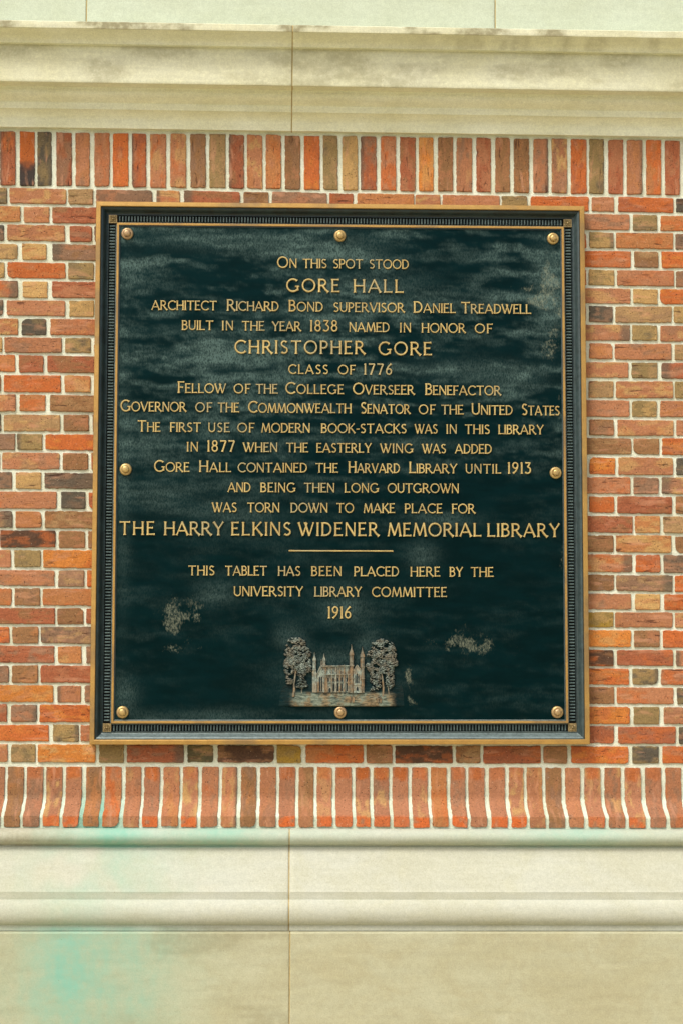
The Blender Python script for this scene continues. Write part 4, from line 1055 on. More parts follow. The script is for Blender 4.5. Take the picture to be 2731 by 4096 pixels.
M_RIM = plain_mat('brushed_brass', lin(196, 156, 84, 0.8), lin(178, 138, 72, 0.8), 20, 0.42, 0.45, 0.5, 0.15, tarnish=lin(140, 116, 80, 0.8))
def letter_mat():
    n = NT('letter_brass')
    P = n.tc.outputs['Object']
    a = n.noise(P, 14, 5, 0.65)
    c = n.mix(n.ramp(a, 0.35, 0.65), lin(184, 158, 98, 0.85), lin(206, 182, 116, 0.85))
    c = n.mix(n.ramp(n.noise(P, 5, 3), 0.50, 0.64, 0, 0.6), c, lin(168, 158, 120, 0.85))
    w = n.math('MULTIPLY', n.attr('wear'), n.ramp(n.noise(P, 140, 4, 0.7), 0.25, 0.5, 0.75, 1.0))
    c = n.mix(w, (0.012, 0.020, 0.016), c)
    return n.fin(c, 0.48, 0.25)
M_LETTER = letter_mat()
M_BOLT = plain_mat('bolt_brass', lin(200, 172, 108, 0.85), lin(172, 144, 92, 0.8), 40, 0.40, 0.5, 0.5, 0.15, tarnish=lin(170, 140, 110, 0.8))
M_ROS = plain_mat('rosette_bronze', lin(166, 144, 96, 0.8), lin(124, 108, 72, 0.8), 120, 0.5, 0.4, 0.5, 0.3)
def relief_mat(name, dark, lo, hi, metal=0.15):
    n = NT(name)
    P = n.tc.outputs['Object']
    a = n.noise(n.mapping(P, (1, 1, 0.6)), 130, 4, 0.7)
    c = n.mix(n.ramp(n.noise(P, 40, 3), 0.4, 0.62), lo, hi)
    w = n.math('MULTIPLY', n.attr('wear'), n.ramp(a, 0.3, 0.62, 0.35, 1.15))
    c = n.mix(w, dark, c)
    n.bump(a, 0.5, 0.0015)
    return n.fin(c, 0.45, metal, 0.4)
M_RELIEF = relief_mat('relief_bronze', (0.010, 0.024, 0.024), lin(146, 138, 116, 0.9), lin(154, 166, 152, 0.9))
M_RELIEF_WARM = relief_mat('relief_warm_bronze', (0.006, 0.013, 0.012), lin(140, 116, 84, 0.9), lin(134, 130, 110, 0.9))
M_RELIEF_DARK = plain_mat('relief_dark_bronze', (0.003, 0.009, 0.009), (0.006, 0.016, 0.016), 40, 0.5, 0.0, 0.3, 0.3)
M_GROUND = plain_mat('worn_paving', lin(192, 182, 150), lin(180, 170, 138), 3, 0.9, 0, 0.2, 0.3)

# ---------------------------------------------------------------- ground at the foot of the wall
g = MB()
g.add([(-400, -400, 0), (400, -400, 0), (400, 400, 0), (-400, 400, 0)], [(0, 1, 2, 3)])
g.build('ground', M_GROUND, smooth=False, kind='structure')

# ---------------------------------------------------------------- bricks
PAL = {'r': (178, 112, 84), 'R': (166, 90, 64), 'q': (184, 114, 74), 'o': (194, 98, 52), 'O': (206, 120, 58),
       'b': (148, 100, 70), 'p': (146, 104, 86), 't': (152, 128, 82), 'u': (172, 138, 56), 'd': (94, 86, 72),
       'y': (198, 148, 100), 'm': (172, 128, 94), 'k': (92, 66, 48), 'g': (92, 86, 60), 's': (172, 110, 86), 'x': (186, 94, 46)}
SEC = {'r': 'opyq', 'R': 'orpb', 'q': 'oyrr', 'o': 'OrRq', 'O': 'oyqo', 'b': 'rpmq', 'p': 'rbmd', 't': 'ydtm', 'u': 'tuyt',
       'd': 'tkpd', 'y': 'qtmy', 'm': 'trpy', 'k': 'Rodb', 'g': 'tgdg', 's': 'rpsy', 'x': 'okdo'}
rng = np.random.default_rng(11)
bseed = [0]
TINT = np.array([0.90, 1.06, 0.90])
NOT = np.array([0.88, 0.88, 0.88])

def brick_colour(code, X, Z, L, horizontal, vv):
    """X, Z: world metres of the vertices; vv: 0..1 along the brick from its top (soldiers)"""
    s = bseed[0]
    base = lin(*PAL[code], K) * (NOT if code in 'tdugk' else TINT) * rng.uniform(0.90, 1.10)
    c = np.ones((len(X), 1)) * base
    sx, sz = (16, 34) if horizontal else (34, 16)
    secs = SEC[code]
    for k in range(2):
        sk = secs[rng.integers(4)]; sc = lin(*PAL[sk], K) * (NOT if sk in 'tdugk' else TINT)
        n = fbm(X * sx * (1 + k) + s * 3.3, Z * sz * (1 + k) + s * 1.7, s + 31 * k, 3)
        m = sstep(0.52, 0.68, n) * rng.uniform(0.3, 0.85)
        c = c * (1 - m[:, None]) + m[:, None] * sc
    # flashed end on some bricks
    if code in 'dtrRpk' and rng.random() < 0.25:
        e = lin(*PAL['d'], K)
        side = rng.random() < 0.5
        t = L if side else 1 - L
        m = sstep(0.22, 0.10, t) * 0.7
        c = c * (1 - m[:, None]) + m[:, None] * e
    if code == 'x':
        m = sstep(0.45, 0.75, vv + 0.25 * (fbm(X * 40, Z * 40, s) - 0.5))
        c = c * (1 - m[:, None]) + m[:, None] * lin(62, 54, 50, K)
    if code == 's':
        e = lin(*PAL['x'], K) * TINT * rng.uniform(0.9, 1.15)
        n = fbm(X * 50, Z * 50, s + 5, 2)
        m = sstep(0.24, 0.17, vv + 0.12 * (n - 0.5)) * sstep(0.02, 0.2, L + 0.15 * (n - .5)) * sstep(0.02, 0.2, 1 - L + 0.15 * (n - .5)) * rng.uniform(0.4, 1.0)
        c = c * (1 - m[:, None]) + m[:, None] * e
        if rng.random() < 0.75:
            m = sstep(0.80, 0.83, vv) * sstep(0.3, 0.55, n + 0.1) * rng.uniform(0.5, 1)
            c = c * (1 - m[:, None]) + m[:, None] * lin(206, 104, 48, K)
    return c

def add_brick(mb, tl, tr, br, bl, code, soldier=False, profile=None):
    bseed[0] += 1
    s = bseed[0]
    w = math.hypot(tr[0] - tl[0], tr[1] - tl[1]); h = abs(tl[1] - bl[1])
    far = abs((tl[0] + tr[0]) / 2) > 1.35
    st = 0.012 if far else 0.0055
    nu = max(4, int(w / st)); nv = max(4, int(h / st))
    e_u = min(0.0032 / w, 0.2); e_v = min(0.0032 / h, 0.2)
    us = np.concatenate([[0, e_u * 0.32], np.linspace(e_u, 1 - e_u, nu), [1 - e_u * 0.32, 1]])
    vs_ = np.concatenate([[0, e_v * 0.32], np.linspace(e_v, 1 - e_v, nv), [1 - e_v * 0.32, 1]])
    if profile is not None:
        vl = (tl[1] - Z_LIP) / h
        vs_ = np.sort(np.concatenate([vs_[np.abs(vs_ - vl) > 0.010], [vl - 0.004, vl, vl + 0.006]]))
    Ug, Vg = np.meshgrid(us, vs_, indexing='ij')
    X = (tl[0] * (1 - Ug) + tr[0] * Ug) * (1 - Vg) + (bl[0] * (1 - Ug) + br[0] * Ug) * Vg
    Z = (tl[1] * (1 - Ug) + tr[1] * Ug) * (1 - Vg) + (bl[1] * (1 - Ug) + br[1] * Ug) * Vg
    # uneven edges: shift the outline in and out, strongest at the rim
    du = np.minimum(Ug, 1 - Ug) * w; dv = np.minimum(Vg, 1 - Vg) * h
    amp = 0.0014
    def edge(t, sd):
        return (fbm(t * 55, t * 0 + sd * 7.7, s + sd, 3) - 0.5) * 2 * amp + (vnoise(t * 9, t * 0 + sd, s + sd + 50) - 0.5) * 0.0012 - 0.0018 * sstep(0.74, 0.86, vnoise(t * 130, t * 0 + sd, s + sd + 90)) * (1 if sd in (2, 3) else -1)
    fl = np.exp(-Ug * w / 0.008); fr = np.exp(-(1 - Ug) * w / 0.008)
    ft = np.exp(-Vg * h / 0.008); fb = np.exp(-(1 - Vg) * h / 0.008)
    X = X + fl * edge(Vg * h, 1) + fr * edge(Vg * h, 2)
    Z = Z + ft * edge(Ug * w, 3) + fb * edge(Ug * w, 4)
    # rounded, sometimes broken corners
    for cu in (0, 1):
        for cv in (0, 1):
            rr = rng.uniform(0.0006, 0.003) if rng.random() < 0.975 else rng.uniform(0.005, 0.009)
            d = np.hypot(np.abs(Ug - cu) * w, np.abs(Vg - cv) * h)
            k = np.clip(1 - d / (rr * 2.2), 0, 1) * rr * 0.75
            X = X + k * (1 if cu == 0 else -1); Z = Z + k * (-1 if cv == 0 else 1)
    rim = np.minimum(du, dv)
    D = -0.0065 * (1 - np.clip(rim / 0.0010, 0, 1)) - 0.0004 * (1 - np.clip(rim / 0.003, 0, 1))
    D = D + (fbm(X * 30, Z * 30, s + 9, 3) - 0.5) * 0.003 + (fbm(X * 140, Z * 140, s + 10, 2) - 0.5) * 0.0018
    D = D + rng.uniform(-0.0008, 0.0018)
    if profile is not None:
        D = D + profile(Z)
    L = Ug if True else Vg
    c = brick_colour(code, X.ravel(), Z.ravel(), (Vg if False else Ug).ravel(), not soldier, Vg.ravel())
    P = np.stack([X, -D, Z], -1)
    if soldier:
        bc = np.stack([Vg * h + s * 1.37, Ug * w + s * 0.77, 0 * Ug + s], -1)
    else:
        bc = np.stack([Ug * w + s * 1.37, Vg * h + s * 0.77, 0 * Ug + s], -1)
    fold = 0.12 if profile is not None else rng.choice([0.15, 0.5, 1.0], p=[0.15, 0.30, 0.55])
    mb.grid(P, flip=True, bcol=c.reshape(P.shape), bc=bc, fold=np.full(X.shape + (1,), fold))

wall = empty('brick_wall', (0, 0, 0))
tag(wall, 'red brick wall with pale mortar joints behind the dark plaque', 'wall')

mb = MB()
for tl, tr, br, bl, code in BRICKS:
    add_brick(mb, tl, tr, br, bl, code)
mb.build('running_brickwork', M_BRICK, wall)

mb = MB()
for i, (tl, tr, br, bl, code) in enumerate(UP):
    add_brick(mb, tl, tr, br, bl, code, soldier=True)
o = mb.build('soldier_course', M_BRICK, wall)
o['label'] = 'flat row of upright bricks under the stone cornice'

Z_SOLD, Z_LIP, Z_LIPB, D_LIP = LOWZ['sold_top'], LOWZ['lip_top'], LOWZ['lip_bot'], 0.075
def cove(Z):
    t = np.clip((Z_SOLD - 0.098 - Z) / (Z_SOLD - 0.098 - Z_LIP), 0, 1)
    return D_LIP * t ** 2.0
mb = MB()
for x0, x1, zt, code in LOW:
    x0b = x0 + rng.uniform(-0.0006, 0.0006); x1b = x1 + rng.uniform(-0.0006, 0.0006)
    add_brick(mb, (x0, zt), (x1, zt), (x1b, Z_LIPB + rng.uniform(-0.001, 0.003)), (x0b, Z_LIPB + rng.uniform(-0.001, 0.003)), code, soldier=True, profile=cove)
o = mb.build('soldier_course', M_BRICK, wall, sharp=32)
o['label'] = 'row of upright moulded bricks curving outward above the stone base'

# mortar: one sheet behind every brick face, following the cove at the bottom
xs = np.arange(-2.45, 2.451, 0.012)
zs = np.concatenate([np.arange(Z_LIPB - 0.006, Z_SOLD, 0.006), np.arange(Z_SOLD, TOPZ['bot'] + 0.03, 0.012)])
Xg, Zg = np.meshgrid(xs, zs, indexing='ij')
D = cove(Zg) - 0.0050 + (fbm(Xg * 60, Zg * 60, 77, 3) - 0.5) * 0.002
stain = np.exp(-((Xg + 0.83) / 0.085) ** 2) * sstep(1.17, 1.02, Zg) * 1.1 + 0.22 * sstep(1.22, 1.05, Zg) * (0.5 + fbm(Xg * 5, Zg * 5, 4, 2))
mb = MB()
mb.grid(np.stack([Xg, -D, Zg], -1), flip=True, stain=np.clip(stain, 0, 1)[..., None])
mb.build('mortar', M_MORTAR, wall)

# ---------------------------------------------------------------- dressed stone
def arc(cd_, cz, rd, rz_, a0, a1, n):
    return [(cd_ + rd * math.cos(math.radians(a0 + (a1 - a0) * i / n)), cz + rz_ * math.sin(math.radians(a0 + (a1 - a0) * i / n))) for i in range(n + 1)]

def densify(p, st=0.008):
    r = [p[0]]
    for a, b in zip(p[:-1], p[1:]):
        n = max(1, int(math.hypot(b[0] - a[0], b[1] - a[1]) / st))
        for i in range(1, n + 1):
            r.append((a[0] + (b[0] - a[0]) * i / n, a[1] + (b[1] - a[1]) * i / n))
    return r

def moulded(name, prof, x0, x1, mat, parent, grime=None, stain=None, seed=0, rough=0.0009):
    """prof: (d, z) points from bottom to top; a real stone block with ends and back"""
    p = np.array(densify(prof))
    near = np.clip((x0, x1), -1.6, 1.6)
    xs = np.unique(np.concatenate([np.arange(x0, x1, 0.02), [x0, x0 + 0.002, x1 - 0.002, x1]]))
    X = np.repeat(xs[:, None], len(p), 1); Dd = np.repeat(p[None, :, 0], len(xs), 0); Zz = np.repeat(p[None, :, 1], len(xs), 0)
    s = np.concatenate([[0], np.cumsum(np.hypot(np.diff(p[:, 0]), np.diff(p[:, 1])))])[None, :] + 0 * X
    inner = (np.arange(len(p)) > 0)[None, :] & (np.arange(len(p)) < len(p) - 1)[None, :]
    n = (fbm(X * 22, s * 60, seed, 3) - 0.5) * 2 * rough
    chip = sstep(0.80, 0.92, fbm(X * 30, s * 12, seed + 3, 3)) * 0.003
    Dd = Dd + np.where(inner, n - chip, 0)
    Zz = Zz + np.where(inner, (fbm(X * 18, s * 50, seed + 8, 3) - 0.5) * rough, 0)
    e = np.minimum(X - x0, x1 - X)
    Dd = Dd - 0.0025 * (1 - sstep(0, 0.003, e))
    gr = np.zeros_like(X) if grime is None else np.clip(grime(X, Zz, Dd), 0, 1)
    sn = np.zeros_like(X) if stain is None else np.clip(stain(X, Zz, Dd), 0, 1)
    mb = MB()
    mb.grid(np.stack([X, -Dd, Zz], -1), flip=False, grime=gr[..., None], stain=sn[..., None])
    # ends
    for xi, fl in ((0, True), (len(xs) - 1, False)):
        pts = [(X[xi, j], -Dd[xi, j], Zz[xi, j]) for j in range(len(p))]
        pts = pts + [(X[xi, -1], 0.12, p[-1, 1]), (X[xi, 0], 0.12, p[0, 1])]
        f = list(range(len(pts)))
        mb.add(pts, [f[::-1] if not fl else f], grime=np.zeros((len(pts), 1)), stain=np.zeros((len(pts), 1)))
    return mb.build(name, mat, parent, sharp=38)

T = TOPZ
cornice = empty('stone_cornice', (0, 0, T['bot']))
tag(cornice, 'weathered limestone cornice moulding projecting above the upright bricks', 'cornice')
zb = T['bot']
prof = [(-0.01, zb), (0.016, zb), (0.016, zb + 0.004), (0.017, zb + 0.028)]
# hollow leaning outwards, a small fillet, a second softer curve
prof += [(0.017 + 0.026 * (k / 8) ** 1.8, zb + 0.028 + (T['v453'] - zb - 0.028) * k / 8) for k in range(1, 9)]
prof += [(0.046, T['v453'] + 0.001), (0.046, T['v453'] + 0.006), (0.050, T['v453'] + 0.012), (0.050, T['v427'])]
prof += [(0.052 + 0.030 * math.sin(math.radians(90 * k / 8)), T['v427'] + 0.002 + (T['v376'] - T['v427'] - 0.006) * k / 8) for k in range(0, 9)]
prof += [(0.084, T['v376'] - 0.003), (0.084, T['v370']), (0.086, T['cor_bot'] - 0.002), (0.130, T['cor_bot']), (0.1315, T['cor_bot'] + 0.003), (0.131, T['cor_top']),
         (0.150, T['cor_top'] + 0.001), (0.151, T['cor_top'] + 0.005)]
prof += [(0.152 + 0.046 * (1 - math.cos(math.radians(90 * k / 7))), T['cor_top'] + 0.006 + (T['nose_bot'] - T['cor_top'] - 0.008) * k / 7) for k in range(1, 8)]
prof += [(0.203, T['nose_bot']), (0.2035, T['nose_bot'] + 0.002), (0.2035, T['nose_top'] - 0.003), (0.200, T['nose_top']), (0.02, T['nose_top'] + 0.022)]
prof = [(d, z - zb) for d, z in prof]

def corn_grime(X, Z, D):
    nose = (D > 0.199) * (0.2 + sstep(0.48, 0.62, fbm(X * 11, Z * 22, 5, 3)) * 0.6)
    cor = ((D > 0.125) & (D < 0.14)) * (0.15 + 0.32 * sstep(0.42, 0.72, fbm(X * 7, Z * 16, 9, 4)))
    drip = ((D > 0.15) & (D < 0.2)) * sstep(0.45, 0.7, fbm(X * 22, Z * 10, 21, 3)) * 0.35 * sstep(0.2, 0.9, X + 0.3)
    return nose + cor + drip

JX = JT[2]
for x0, x1, sd in ((-2.4, JX - 0.002, 41), (JX + 0.002, 2.4, 43)):
    moulded('moulded_block', prof, x0, x1, M_CORN, cornice, corn_grime, None, sd)
jm = MB()
jm.grid(np.array([[(JX + sx, -(d - 0.004), z) for d, z in prof] for sx in (-0.0035, 0.0035)]))
jm.build('joint_mortar', M_JOINT, cornice)

ash = empty('ashlar_wall', (0, 0, T['nose_top']))
tag(ash, 'smooth pale limestone ashlar blocks above the cornice', 'wall')
edges = [-2.4, JT[0], JT[1], 2.4]
za, hb = 0.0, 0.62
for i in range(3):
    pr = [(0.0, 0.0), (0.026, 0.0), (0.028, 0.002), (0.028, hb - 0.002), (0.026, hb), (0.0, hb)]
    moulded('ashlar_block', pr, edges[i] + 0.0022, edges[i + 1] - 0.0022, M_ASH, ash, None, None, 61 + i, 0.0006)
for xj in (JT[0], JT[1]):
    jm = MB(); jm.box(xj - 0.003, xj + 0.003, -0.0245, 0.05, 0.0, hb)
    jm.build('joint_mortar', M_JOINT, ash, smooth=False)

B_ = LOWZ
base = empty('stone_base', (0, 0, 0))
tag(base, 'pale limestone plinth with rounded mouldings and green copper stains below the bricks', 'plinth')
zt = B_['lip_bot'] - 0.003
r1 = (zt - B_['tor_bot']) / 2
prof_u = [(0.0, B_['plinth_top'] - 0.004), (0.164, B_['plinth_top'] - 0.004), (0.164, B_['roll_bot'] + 0.002)]
rr = (B_['fil_bot'] - B_['roll_bot']) / 2
prof_u += arc(0.154, B_['roll_bot'] + rr, 0.032, rr, -58, 80, 18)
prof_u += [(0.1575, B_['fil_bot'] + 0.0005), (0.1575, B_['wash_bot'] - 0.002), (0.1555, B_['wash_bot'])]
prof_u += [(0.086, B_['wash_top'] - 0.001), (0.083, B_['wash_top']), (0.083, B_['tor_bot'] + 0.001)]
prof_u += arc(0.086, B_['tor_bot'] + r1, 0.030, r1, -90, 90, 16)
prof_u += [(0.0, zt)]
prof_p = [(0.0, 0.0), (0.19, 0.0), (0.19, B_['plinth_top'] - 0.006), (0.187, B_['plinth_top'] - 0.003), (0.137, B_['plinth_top'] - 0.003), (0.0, B_['plinth_top'] - 0.003)]
prof_p = [(0.0, 0.0), (0.19, 0.0), (0.19, B_['plinth_top'] - 0.009), (0.187, B_['plinth_top'] - 0.006), (0.0, B_['plinth_top'] - 0.006)]

def base_stain(X, Z, D):
    n = fbm(X * 7, Z * 7, 12, 4)
    n2 = fbm(X * 5 + Z * 3, Z * 14, 14, 4)
    tor = (Z > B_['wash_top'] - 0.004) * (1.0 * np.exp(-((X + 0.80) / 0.13) ** 2) + 0.55 * np.exp(-((X + 0.45) / 0.22) ** 2) + 0.5 * np.exp(-((X - 0.78) / 0.20) ** 2) + 0.16 * (X > -1.05))
    tor = tor * (0.4 + 0.9 * n)
    wash = ((Z <= B_['wash_top']) & (Z > 0.79)) * (0.30 * np.exp(-((X + 0.80) / 0.26) ** 2) * sstep(0.36, 0.62, n + 0.1))
    fil = ((Z <= 0.79) & (Z > 0.675)) * 0.22 * np.exp(-((X + 0.85) / 0.22) ** 2) * (0.3 + n)
    zc = np.clip((0.67 - Z) / 0.3, 0, 1.3)
    pl = (Z <= 0.675) * (0.32 * np.exp(-((X + 0.88 - 0.35 * (Z - 0.49)) / 0.17) ** 2) * np.exp(-((Z - 0.50) / 0.16) ** 2) + 0.72 * np.exp(-((X + 0.82) / 0.27) ** 2) * np.exp(-((Z - 0.54) / 0.30) ** 2)) * (0.30 + 0.7 * n2 + 0.5 * fbm(X * 16, Z * 4, 15, 3))
    run = 0.62 + 0.42 * fbm(X * 14 + Z * 3, Z * 4, 71, 4) + 0.30 * sstep(0.4, 0.7, fbm(X * 48 + Z * 6, Z * 2.5, 72, 3))
    wash = wash * run; fil = fil * run; pl = pl * run
    return 0.95 * tor + 1.15 * wash + 1.2 * fil + 1.05 * pl

def base_grime(X, Z, D):
    n = fbm(X * 4, Z * 18, 32, 4)
    return (Z <= 0.675) * (X < -0.17) * (0.42 * sstep(0.42, 0.66, n) * sstep(-0.95, -0.55, X)) + (Z > 0.675) * (X < -0.9) * (Z > B_['wash_top']) * 0.35

for x0, x1, sd in ((-2.4, JT[3] - 0.002, 51), (JT[3] + 0.002, 2.4, 53)):
    moulded('moulded_block', prof_u, x0, x1, M_BASE, base, base_grime, base_stain, sd)
for x0, x1, sd in ((-2.4, JT[4] - 0.002, 55), (JT[4] + 0.002, 2.4, 57)):
    moulded('plinth_block', prof_p, x0, x1, M_PLINTH, base, base_grime, base_stain, sd)
jm = MB()
jm.grid(np.array([[(JT[3] + sx, -(d - 0.004), z) for d, z in prof_u[1:-1]] for sx in (-0.0035, 0.0035)]))
jm.box(JT[4] - 0.0035, JT[4] + 0.0035, -0.1865, 0.05, 0.0, B_['plinth_top'] - 0.008)
jm.build('joint_mortar', M_JOINT, base, smooth=False)

# ---------------------------------------------------------------- the plaque
plaque = empty('memorial_plaque', (PC[0], 0.0, PC[2]))
plaque.rotation_euler = (0, -PROT, 0)
tag(plaque, 'large dark bronze memorial plaque with raised gold lettering bolted to the brick wall', 'plaque')
HX, HZ = PW / 2, PH / 2
px = 0.000887

def frame(name, prof, mat, sharp=30):
    """prof: list of (s inward from the outer edge, depth); swept round the rectangle with mitred corners"""
    m = MB()
    n = len(prof)
    cs = [(-1, 1), (1, 1), (1, -1), (-1, -1)]
    for k in range(4):                     # top, right, bottom, left
        v = []
        for sx, sz in (cs[k], cs[(k + 1) % 4]):
            for s, d in prof:
                v.append((sx * (HX - s), -d, sz * (HZ - s)))
        f = [(i, i + 1, n + i + 1, n + i) for i in range(n - 1)]
        m.add(v, f, dust=np.full((2 * n, 1), (0.01, 0.16, 0.55, 0.03)[k]))  # painted sky sheen per side, strongest along the bottom, then the right
    return m.build(name, mat, plaque, sharp=sharp)

S1, S2, S3, S4, S5, S6 = 0.0165, 0.0405, 0.0430, 0.0725, 0.0805, 0.0850
DP = 0.028
frame('rim', [(0.0, -0.006), (0.0, 0.046), (0.0012, 0.0478), (0.003, 0.048), (S1 - 0.0015, 0.0488), (S1, 0.0478), (S1 + 0.0004, 0.040)], M_RIM)
cov = [(S1 + 0.0003, 0.0392), (S1 + 0.0025, 0.0392), (S1 + 0.0032, 0.0425)]
for k in range(0, 13):
    t = k / 12
    cov.append((S1 + 0.0040 + (S2 - S1 - 0.0050) * t, 0.0425 - 0.0205 * (t - 0.10 * math.sin(2 * math.pi * t))))
cov += [(S2, 0.0215), (S2 + 0.0004, 0.0245), (S3 - 0.0006, 0.0248), (S3, 0.0238), (S3 + 0.0002, 0.013)]
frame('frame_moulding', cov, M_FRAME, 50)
frame('band_bed', [(S3 + 0.0001, 0.0135), (S4 + 0.0004, 0.0135)], M_BED)
frame('inner_fillet', [(S4, 0.012), (S4, 0.0335), (S4 + 0.0008, 0.0343), (S5 - 0.0008, 0.0343), (S5, 0.0335), (S5 + 0.0002, 0.030)], M_RIM)
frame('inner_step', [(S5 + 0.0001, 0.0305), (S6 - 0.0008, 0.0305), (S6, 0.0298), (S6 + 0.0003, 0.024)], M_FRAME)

# fluted bands, one per side, between the corner rosettes
pitch = 0.01085
wb = S4 - S3
def bars(length, along_x, centre, inward):
    m = MB()
    n = int((length - 0.004) / pitch)
    for i in range(n):
        t = (i - (n - 1) / 2) * pitch
        a0 = -0.5 * wb + 0.0028; a1 = 0.5 * wb - 0.0055   # across the band (outer to inner)
        hw = pitch * 0.27
        sec = [(-hw, 0.0130), (-hw * 0.85, 0.0228), (-hw * 0.35, 0.0244), (hw * 0.35, 0.0244), (hw * 0.85, 0.0228), (hw, 0.0130)]
        v = []
        for q, (a, sc) in enumerate(((a0, 0.9), (a0 + 0.001, 1.0), (a1 - 0.002, 1.0), (a1, 0.72))):
            for (s, d) in sec:
                dd = 0.0130 + (d - 0.0130) * (sc if q in (1, 2) else 0.25)
                p = centre + inward * a
                v.append((t + s, -dd, p) if along_x else (p, -dd, t + s))
        f = []
        for q in range(3):
            for k in range(5):
                f.append((q * 6 + k, q * 6 + k + 1, (q + 1) * 6 + k + 1, (q + 1) * 6 + k))
        f.append(tuple(range(5, -1, -1))); f.append(tuple(range(18, 24)))
        m.add(v, f)
    # flat land between the flutes and the fillet
    b = centre + inward * (0.5 * wb - 0.0027)
    L2 = length / 2
    if along_x:
        m.box(-L2, L2, -0.0210, -0.0130, b - 0.0018, b + 0.0018)
    else:
        m.box(b - 0.0018, b + 0.0018, -0.0210, -0.0130, -L2, L2)
    return m
mid = (S3 + S4) / 2
lx = 2 * (HX - S4) - 0.003; lz = 2 * (HZ - S4) - 0.003
for along, c, inn, L_ in ((True, HZ - mid, -1, lx), (True, -(HZ - mid), 1, lx), (False, HX - mid, -1, lz), (False, -(HX - mid), 1, lz)):
    bars(L_, along, c, inn).build('fluted_band', M_FLUTE, plaque, sharp=45)

# corner rosettes
def rosette(cx, cz):
    m = MB()
    h = wb / 2 - 0.0004
    m.box(cx - h, cx + h, -0.0268, -0.016, cz - h, cz + h)
    for k in range(8):
        a = math.pi / 4 * k
        L_ = h * (0.86 if k % 2 == 0 else 1.08)
        v = []; f = []
        for i in range(7):
            t = i / 6
            r = h * 0.22 + (L_ - h * 0.22) * t
            wd = h * (0.10 + 0.20 * math.sin(math.pi * min(1, t * 1.0)) )
            hh = 0.0268 + 0.0030 * math.sin(math.pi * (0.15 + 0.8 * t))
            ca, sa = math.cos(a), math.sin(a)
            for q, (o_, dz) in enumerate(((-wd, 0.0262), (-wd * 0.4, hh), (0, hh - 0.0012), (wd * 0.4, hh), (wd, 0.0262))):
                v.append((cx + ca * r - sa * o_, -dz, cz + sa * r + ca * o_))
        for i in range(6):
            for q in range(4):
                f.append((i * 5 + q, i * 5 + q + 1, i * 5 + q + 6, i * 5 + q + 5))
        m.add(v, f)
    m.lathe([(h * 0.28, 0.026), (h * 0.27, 0.0295), (h * 0.15, 0.0312)], cx, cz, 14)
    return m.build('rosette', M_ROS, plaque, sharp=50)
for sx in (-1, 1):
    for sz in (1, -1):
        rosette(sx * (HX - mid), sz * (HZ - mid))

# the panel, with its worn patches as attributes
ix, iz = HX - S6 + 0.0006, HZ - S6 + 0.0006
xs = np.linspace(-ix, ix, 300); zs = np.linspace(-iz, iz, 330)
Xg, Zg = np.meshgrid(xs, zs, indexing='ij')
Uq = Xg / px + 1360; Vq = 1891 - Zg / px
wx = (fbm(Xg * 7, Zg * 7, 141, 3) - 0.5) * 0.10; wz = (fbm(Xg * 7, Zg * 7, 143, 3) - 0.5) * 0.07
n1 = fbm((Xg + 0.5 * wx) * 5 + 3, (Zg + 0.5 * wz) * 30 + 1, 101, 5); n2 = fbm((Xg + wx) * 13, (Zg + 0.5 * wz) * 58, 103, 4); n4 = fbm(Xg * 48 + Zg * 20, Zg * 60, 107, 3); n3 = fbm(Xg * 2.2, Zg * 3.0, 105, 3)
hz = sstep(0.43, 0.72, n1 * 0.36 + n2 * 0.30 + n4 * 0.16 + n3 * 0.18)
weight = 0.16 + 0.84 * sstep(2250, 1400, Vq)
def blob(u, v, ru, rv):
    return np.exp(-((Uq - u) / ru) ** 2 - ((Vq - v) / rv) ** 2)
dark = 0.85 * blob(1780, 1080, 190, 90) + 0.8 * blob(1950, 1400, 230, 60) + 0.8 * blob(1950, 2000, 330, 90) + 0.6 * blob(700, 1150, 160, 70) + 0.7 * blob(620, 2250, 170, 90) + 0.8 * blob(1900, 2300, 400, 140) + 0.7 * blob(900, 2750, 250, 130) + 0.6 * blob(620, 1330, 120, 60)
light = 0.4 * blob(1135, 2535, 40, 45) + 0.4 * blob(1330, 2640, 140, 45) + 0.4 * blob(1470, 2600, 50, 80) + 0.3 * blob(1350, 2740, 230, 60) + 0.5 * blob(900, 960, 330, 40) + 0.45 * blob(1150, 990, 130, 40) + 0.4 * blob(1420, 1000, 140, 60) + 0.5 * blob(1180, 1250, 180, 22) + 0.55 * blob(900, 1420, 130, 60) + 0.45 * blob(1560, 1160, 160, 60) + 0.4 * blob(1900, 1480, 260, 40) + 0.4 * blob(2040, 1530, 120, 30) + 0.35 * blob(660, 1990, 130, 60) + 0.35 * blob(930, 2060, 160, 40) + 0.4 * blob(1680, 1780, 200, 20) + 0.4 * blob(1780, 2090, 120, 30) + 0.45 * blob(1680, 2230, 60, 60) + 0.4 * blob(860, 2380, 70, 40) + 0.45 * blob(1370, 2420, 90, 60) + 0.5 * blob(520, 2780, 50, 60) + 0.35 * blob(780, 2860, 240, 26) + 0.4 * blob(1190, 2560, 40, 60) + 0.6 * blob(2190, 1120, 60, 160) + 0.35 * blob(540, 1060, 60, 30) + 0.5 * blob(530, 1130, 50, 20) + 0.3 * blob(500, 1900, 30, 500)
haze = np.clip(hz * weight * (1 - np.clip(dark, 0, 0.9)) * 0.68 + light * (0.25 + 0.8 * n1 + 0.5 * n2) * 0.75, 0, 0.95)
